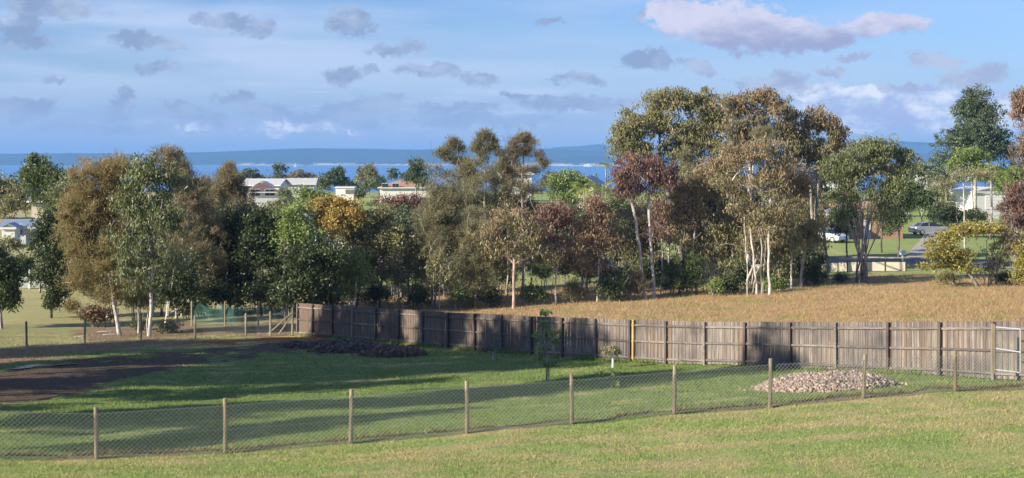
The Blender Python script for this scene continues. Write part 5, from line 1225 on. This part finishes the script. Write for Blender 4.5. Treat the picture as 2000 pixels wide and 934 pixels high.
# low panelled fence along the road
M['panel'] = simple('cream_panel', (.58, .53, .44), .8, 0, .22, 1.2, .1); M['frame_dark'] = simple('dark_steel', (.06, .06, .065), .5, .3, .1, 3, 0)
lf = [(1420, 523, 507), (1470, 524, 508), (1520, 525, 509), (1570, 526, 511), (1606, 527, 512), (1613, 527, 513), (1650, 527, 511), (1685, 528, 512), (1722, 528, 509), (1761, 529, 507)]
dd_ = 126.0
e = empty('low_panel_fence', P(1420, 527, dd_), 0, 'low fence of cream panels in dark frames beside the road behind the fan of stems', 'fence')
feetp = []
for px, _, _ in lf:
    x = (px - 1000) / F * dd_; feetp.append(Vector((x, dd_ - (px - 1420) * .004, gr(x, dd_))))
e.location = feetp[0]; o0 = feetp[0]
for i, q in enumerate(feetp):
    MB().box((0, 0, .42), (.08, .08, .9)).build('post', M['frame_dark'], e, loc=q - o0)
for i, (a, b_) in enumerate(zip(feetp[:-1], feetp[1:])):
    if (b_ - a).length < .6: continue
    d = (b_ - a).normalized(); a2 = a + d * .06 - o0; b2 = b_ - d * .06 - o0
    MB().beam(a2 + Vector((0, 0, .42)), b2 + Vector((0, 0, .42)), .03, .72).build('panel', M['panel'], e)
    MB().beam(a2 + Vector((0, 0, .82)), b2 + Vector((0, 0, .82)), .05, .05).build('top_rail', M['frame_dark'], e)
q = P(1763, 515, 131); q.z = gr(q.x, q.y)
e = empty('letterbox', q, .2, 'white letterbox on a post at the right end of the low panel fence', 'letterbox')
MB().box((0, 0, .5), (.10, .10, 1.0)).build('post', M['white_metal'], e); MB().box((0, 0, 1.12), (.42, .5, .28)).add([(-.24, -.28, 1.26), (.24, -.28, 1.26), (.24, .28, 1.26), (-.24, .28, 1.26), (0, -.28, 1.42), (0, .28, 1.42)], [(0, 1, 4), (3, 5, 2), (0, 4, 5, 3), (1, 2, 5, 4)]).build('box', M['white_metal'], e)

# ------------------------------------------------------------------ houses
def corrug(name, col, rough=.45, sc=14.0, var=.08):
    m, t, b = new_mat(name); tcn = t.node('ShaderNodeTexCoord')
    n = t.noise(tcn.outputs['Object'], .8, 4); t.link(t.mix(n, tuple(c * (1 - var * 2) for c in col), tuple(min(1, c * (1 + var)) for c in col)), b.inputs['Base Color'])
    b.inputs['Roughness'].default_value = rough
    wv = t.node('ShaderNodeTexWave'); wv.inputs['Scale'].default_value = sc / 6.28; t.link(tcn.outputs['Object'], wv.inputs['Vector'])
    bn = t.node('ShaderNodeBump'); bn.inputs['Strength'].default_value = .6; bn.inputs['Distance'].default_value = .03; t.link(wv.outputs['Fac'], bn.inputs['Height']); t.link(bn.outputs[0], b.inputs['Normal'])
    return m
MR = dict(white=corrug('pale_metal_roof', (.55, .56, .55)), blue=corrug('blue_grey_metal_roof', (.23, .29, .38)), brown=corrug('brown_tile_roof', (.15, .095, .075), .8, 9),
          terra=corrug('terracotta_tile_roof', (.40, .235, .155), .85, 9), grey=corrug('grey_metal_roof', (.34, .34, .35)), zinc=corrug('off_white_metal_roof', (.60, .58, .55)))
MW = dict(white=simple('white_render', (.66, .66, .64), .7, 0, .06, 1), cream=simple('cream_render', (.52, .47, .38), .8, 0, .1, 1), brick=simple('tan_brick', (.40, .24, .15), .9, 0, .25, 8),
          green=simple('pale_green_wall', (.38, .44, .40), .8, 0, .08, 1), bluew=simple('bluish_white_wall', (.60, .66, .70), .7, 0, .05, 1), grey=simple('grey_wall', (.30, .29, .28), .8, 0, .1, 1))
m, t, b = new_mat('window_glass'); b.inputs['Base Color'].default_value = (.03, .04, .05, 1); b.inputs['Roughness'].default_value = .08; M['glass'] = m
m, t, b = new_mat('blue_blind_glass'); b.inputs['Base Color'].default_value = (.07, .12, .35, 1); b.inputs['Roughness'].default_value = .3; M['blue_glass'] = m
def house(label, px, d, w_, dep, hw, rise, rz, wall, roof, kind='gable', wins=((-.3, .5), (.2, .5)), name='house', cat='house', eave=.5, base=None, door=None, glass='glass', front_side=True, fascia='white'):
    x = (px - 1000) / F * d; z = gr(x, d) if base is None else (EYE - base) / F * d
    zg = gr(x, d)
    e = empty(name, (x, d, min(z, zg)), rz, label, cat)
    z0 = z - min(z, zg); mb = MB(); mb.box((0, 0, (z0 + hw) / 2 - .1), (w_, dep, hw + z0 + .2)); mb.build('wall', MW[wall], e)
    hx, hy = w_ / 2 + eave, dep / 2 + eave; zt = z0 + hw
    mb = MB(); th = .12
    if kind == 'gable':      # ridge along x
        vs = [(-hx, -hy, zt), (hx, -hy, zt), (hx, 0, zt + rise), (-hx, 0, zt + rise), (-hx, hy, zt), (hx, hy, zt)]
        vs2 = [(a, b_, c + th) for a, b_, c in vs]
        mb.add(vs + vs2, [(6, 7, 8, 9), (9, 8, 11, 10), (0, 3, 2, 1), (3, 4, 5, 2), (0, 1, 7, 6), (4, 10, 11, 5), (0, 6, 9, 3), (3, 9, 10, 4), (1, 2, 8, 7), (2, 5, 11, 8)])
        MB().add([(-w_ / 2, -dep / 2, zt - .01), (-w_ / 2, dep / 2, zt - .01), (-w_ / 2, 0, zt + rise * .9), (w_ / 2, -dep / 2, zt - .01), (w_ / 2, dep / 2, zt - .01), (w_ / 2, 0, zt + rise * .9)][:3], [(0, 2, 1)]).build('gable_wall', MW[wall], e)
        MB().add([(w_ / 2, -dep / 2, zt - .01), (w_ / 2, dep / 2, zt - .01), (w_ / 2, 0, zt + rise * .9)], [(0, 1, 2)]).build('gable_wall', MW[wall], e)
    elif kind == 'gablef':   # gable faces the camera, ridge along y
        vs = [(-hx, -hy, zt), (-hx, hy, zt), (0, hy, zt + rise), (0, -hy, zt + rise), (hx, -hy, zt), (hx, hy, zt)]
        vs2 = [(a, b_, c + th) for a, b_, c in vs]
        mb.add(vs + vs2, [(6, 9, 8, 7), (9, 10, 11, 8), (0, 1, 2, 3), (3, 2, 5, 4), (0, 3, 9, 6), (3, 4, 10, 9), (0, 6, 7, 1), (4, 5, 11, 10), (1, 7, 8, 2), (2, 8, 11, 5)])
        MB().add([(-w_ / 2, -dep / 2 - .01, zt - .01), (w_ / 2, -dep / 2 - .01, zt - .01), (0, -dep / 2 - .01, zt + rise * .93), ][0:3], [(0, 1, 2)]).build('gable_wall', MW[wall], e)
        MB().add([(-w_ / 2, dep / 2, zt - .01), (w_ / 2, dep / 2, zt - .01), (0, dep / 2, zt + rise * .93)], [(0, 2, 1)]).build('gable_wall', MW[wall], e)
    elif kind == 'hip':
        r_ = min(hx * .8, hy)
        vs = [(-hx, -hy, zt), (hx, -hy, zt), (hx, hy, zt), (-hx, hy, zt), (-hx + r_, 0, zt + rise), (hx - r_, 0, zt + rise)]
        mb.add(vs, [(0, 1, 5, 4), (1, 2, 5), (2, 3, 4, 5), (3, 0, 4), (0, 3, 2, 1)])
    else:
        mb.add([(-hx, -hy, zt), (hx, -hy, zt), (hx, hy, zt + rise), (-hx, hy, zt + rise), (-hx, -hy, zt + th), (hx, -hy, zt + th), (hx, hy, zt + rise + th), (-hx, hy, zt + rise + th)],
               [(0, 3, 2, 1), (4, 5, 6, 7), (0, 1, 5, 4), (1, 2, 6, 5), (2, 3, 7, 6), (3, 0, 4, 7)])
    rf = mb.build('roof', MR[roof], e)
    MB().box((0, -hy - .02, zt + .04), (2 * hx, .05, .2)).build('gutter', MW[fascia], rf)
    for wx, ww in wins:
        yw = -dep / 2 - .03
        fr = MB().box((wx * w_, yw, z0 + 1.5), (1.7 * ww * 2, .08, 1.25)).build('window', M['white_metal'], e)
        MB().box((wx * w_ - .42 * ww * 2, yw - .05, z0 + 1.5), (.76 * ww * 2, .04, 1.1)).build('pane', M[glass], fr)
        MB().box((wx * w_ + .42 * ww * 2, yw - .05, z0 + 1.5), (.76 * ww * 2, .04, 1.1)).build('pane', M[glass], fr)
    if door is not None:
        dd2 = MB().box((door[0] * w_, -dep / 2 - .04, z0 + door[2] / 2), (door[1], .07, door[2])).build('door', M['white_metal'] if len(door) < 4 else M['frame_dark'], e)
        for k in range(1, 5):
            MB().box((door[0] * w_, -dep / 2 - .085, z0 + door[2] * k / 5), (door[1] - .05, .02, .03)).build('door_groove', M['panel'], dd2)
    return e
hq = on_ground(36, 476, 120, 260); hd = hq.y; hk = hd / 190
house('white house with a blue grey roof and a front gable at the far left', 46, hd + 2, 3.6 * hk, 6, 1.9 * hk, .9 * hk, .12, 'bluew', 'blue', 'gable', wins=((.0, .25),))
house('small white gabled porch wing left of the blue grey roof', 22, hd - 3.2, 1.5 * hk, 3, 2.2 * hk, .5 * hk, .12, 'white', 'blue', 'gablef', wins=(), eave=.2)
house('long white roofed house left on the skyline above the brown tiled roof', 520, 300, 7.0, 8, 1.9, 1.2, -.1, 'white', 'white', 'gable', base=381)
house('second white roofed house with a low wide roof left of the deep green dome', 590, 312, 5.4, 8, 1.9, 1.1, .05, 'white', 'white', 'gable', base=378, wins=())
house('white gabled front below the long white roof', 514, 291, 2.6, 4, 1.6, .8, -.1, 'white', 'white', 'gablef', base=380, wins=(), eave=.25)
house('house with a dark brown tiled roof below the white roofs', 512, 270, 5.0, 7, 1.5, 1.6, .25, 'white', 'brown', 'hip', base=392)
house('small flat roofed white shed with a blue window in front of the deep green dome', 675, 285, 3.4, 3, 1.1, .08, .0, 'white', 'zinc', 'flat', wins=(), base=378, name='shed', cat='shed', eave=.15, door=(.25, 1.4, .75, 1))
house('house under a wide terracotta tiled roof right of the skyline trees', 792, 318, 10.5, 9, 1.1, 1.55, .08, 'white', 'terra', 'hip', base=377, wins=((-.4, .4), (-.2, .4)))
house('white building with stepped flat roofs glimpsed behind the wispy she oaks', 1006, 285, 5.5, 6, 1.7, .25, .1, 'white', 'white', 'flat', base=358)
house('upper white flat roof box behind the stepped white building', 998, 300, 3.0, 4, 2.6, .15, .1, 'white', 'white', 'flat', base=356, wins=((0, .3),))
house('house with a small grey gable behind the yellow green palms', 1152, 225, 2.2, 6, 1.7, 1.0, -.25, 'cream', 'grey', 'gablef', base=382, wins=())
house('pale house hidden behind the left middle trees', 600, 150, 9, 7, 2.3, 1.2, .1, 'white', 'grey', 'gable')
house('pale house hidden behind the wispy she oaks', 935, 155, 6, 6, 2.4, 1.0, -.1, 'white', 'zinc', 'gable')
house('tan brick house behind the fan of bare stems', 1665, 172, 8.5, 8, 2.7, 1.5, .15, 'brick', 'terra', 'hip', wins=((-.3, .5), (.3, .5)), door=(0, 1.0, 2.1))
house('tan brick house behind the very dark she oak', 1545, 168, 6.5, 8, 2.6, 1.4, .1, 'brick', 'grey', 'gable', wins=((.3, .5),))
house('white garage with a pale low gable roof and a wide roller door', 1912, 218, 5.9, 7, 2.35, .62, .22, 'white', 'zinc', 'gablef', wins=(), name='garage', cat='garage', door=(.12, 3.4, 2.1), eave=.25, base=407)
house('pale building beside a palm between the fan of stems and the tall dark tree', 1790, 330, 4.6, 6, 1.9, .5, .0, 'white', 'white', 'gable', base=353, wins=((0, .4),))
house('small white upper storey above the fan of bare stems', 1783, 430, 3.0, 4, 2.0, .2, 0, 'white', 'white', 'flat', base=349, wins=())
house('blue grey roofed building low behind the rounded brown gum', 1640, 400, 8, 6, 2.2, .9, 0, 'bluew', 'blue', 'gable', base=345)
house('pale house roof behind the tall dark tree at the left', 120, 190, 6, 6, 2.2, .9, .1, 'cream', 'grey', 'gable', base=428, wins=())
# pale panel gate at the left in the distance
x, d = (70 - 1000) / F * 121, 121.0; z = gr(x, d)
e = empty('panel_gate', (x, d, z), .1, 'pale green panel gate between pale posts at the back of the left lawn', 'gate')
for sx in (-.5, .9): MB().box((sx, 0, .75), (.12, .12, 1.5)).build('post', M['white_metal'], e)
MB().box((.2, .02, .75), (1.26, .05, 1.2)).build('panel', MW['green'], e); MB().box((-.95, .02, .5), (.8, .05, .9)).build('panel', MW['green'], e)

# ------------------------------------------------------------------ cars
def car(label, px, py_or_d, paint, rz, length=4.5, name='parked_car'):
    d = py_or_d; x = (px - 1000) / F * d; B = Vector((x, d, gr(x, d) + .05))
    e = empty(name, B, rz, label, 'car')
    k = length / 4.5
    prof = [(-2.22, .32), (-2.27, .62), (-2.18, .86), (-1.65, .97), (-1.5, .98), (1.0, .93), (1.15, .92), (1.85, .80), (2.2, .64), (2.26, .36), (2.1, .24), (-2.1, .24)]
    mb = MB(); V = []; n = len(prof)
    for yv, sc in ((-.86, .93), (-.80, 1.0), (.80, 1.0), (.86, .93)):
        V += [(a * k * (1 if abs(yv) < .85 else .985), yv, .30 + (b_ - .30) * (1 if abs(yv) < .85 else sc) if b_ > .30 else b_) for a, b_ in prof]
    Fc = [tuple(range(n - 1, -1, -1)), tuple(range(3 * n, 4 * n))]
    for r_ in range(3):
        for i in range(n): Fc.append((r_ * n + i, r_ * n + (i + 1) % n, (r_ + 1) * n + (i + 1) % n, (r_ + 1) * n + i))
    mb.add(V, Fc).build('body', paint, e)
    cab = [(-1.68, .96), (-1.1, 1.36), (-.7, 1.41), (.15, 1.40), (.5, 1.33), (1.12, .92)]
    V = []
    for yv in (-.78, .78): V += [(a * k, yv * (1 if b_ < 1.0 else .82), b_) for a, b_ in cab]
    m_ = len(cab); Fc = [tuple(range(m_ - 1, -1, -1)), tuple(range(m_, 2 * m_))] + [(i, i + 1, m_ + i + 1, m_ + i) for i in range(m_ - 1)]
    MB().add(V, Fc).build('windows', M['glass'], e)
    V = []
    for yv in (-.66, .66): V += [(a * k, yv, b_ + .012) for a, b_ in ((-1.12, 1.345), (-.7, 1.41), (.15, 1.40), (.5, 1.325))]
    MB().add(V, [(0, 1, 5, 4), (1, 2, 6, 5), (2, 3, 7, 6)]).build('roof', paint, e)
    for xx in (-1.68, -.45, .45):
        for sy in (-1, 1):
            if xx == .45: continue
            MB().beam((xx * k, sy * .79, .95), ((xx + (.5 if xx < -1 else .06)) * k, sy * .66, 1.38), .03, .07).build('pillar', paint, e)
    for wx in (-1.38, 1.38):
        for sy in (-1, 1):
            wt = MB().tube((wx * k, sy * .88, .31), (wx * k, sy * .68, .31), .31, n=16).build('wheel', M['frame_dark'], e)
            MB().tube((wx * k, sy * .895, .31), (wx * k, sy * .86, .31), .19, n=12).build('rim', M['chrome'], wt)
    for sy in (-1, 1):
        MB().box((-2.22 * k, sy * .62, .74), (.08, .34, .16)).build('tail_light', M['redlight'], e)
        MB().box((2.17 * k, sy * .60, .62), (.12, .36, .13)).build('headlight', M['chrome'], e)
    MB().box((-2.27 * k, 0, .42), (.08, 1.5, .16)).build('bumper', paint, e)
    return e
def paintm(nm, c): 
    m, t, b = new_mat(nm); b.inputs['Base Color'].default_value = (*c, 1); b.inputs['Metallic'].default_value = .35; b.inputs['Roughness'].default_value = .32; b.inputs['Coat Weight'].default_value = .5; return m
M['chrome'] = paintm('bright_metal', (.65, .66, .68)); M['redlight'] = paintm('red_lens', (.4, .02, .02))
car('silver sedan parked on the driveway between the shrubs and the yellow green wattle', 1815, 178, paintm('silver_paint', (.42, .46, .52)), R(14))
car('white car half hidden behind the left side of the fan of stems', 1616, 160, paintm('white_paint', (.7, .7, .7)), R(-50), 4.3)
car('white car barely seen among the dark trees below the golden wattle', 672, 135, paintm('white_paint', (.7, .7, .7)), R(10), 4.3)

# ferry on the bay
m_w = M['white_metal']
q = Vector(((1147 - 1000) / F * 6800, 6800, SEA))
e = empty('ferry', q, 0, 'small white ferry far out on the bay in front of the headland', 'boat')
MB().add([(-17, -5, 0), (17, -5, 0), (21, 0, 5), (-17, -5, 5), (17, -5, 5), (-17, 5, 0), (17, 5, 0), (-17, 5, 5), (17, 5, 5)], [(0, 1, 4, 3), (1, 2, 4), (5, 7, 8, 6), (6, 8, 2), (3, 4, 2, 8, 7), (0, 3, 7, 5), (1, 6, 2)]).build('hull', m_w, e)
MB().box((-2, 0, 8), (24, 8, 6)).build('cabin', m_w, e); MB().box((4, 0, 12.4), (8, 6, 2.8)).build('bridge', m_w, e)
q = Vector(((577 - 1000) / F * 6500, 6500, SEA))
e = empty('sailing_boat', q, 0, 'tiny white sail on the bay above the white roofs', 'boat')
MB().add([(-8, -2, 0), (8, 0, 0), (-8, 2, 0), (-9, -2, 2), (10, 0, 2), (-9, 2, 2)], [(0, 1, 4, 3), (1, 2, 5, 4), (3, 4, 5), (0, 3, 5, 2)]).build('hull', m_w, e)
MB().tube((0, 0, 0), (0, 0, 20), .3).add([(0, .1, 3), (-7, .1, 3), (0, .1, 19), (0, -.1, 3), (-7, -.1, 3), (0, -.1, 19)], [(0, 1, 2), (3, 5, 4), (1, 4, 5, 2)]).build('sail', m_w, e)
print('tree tris', NTRI[0])
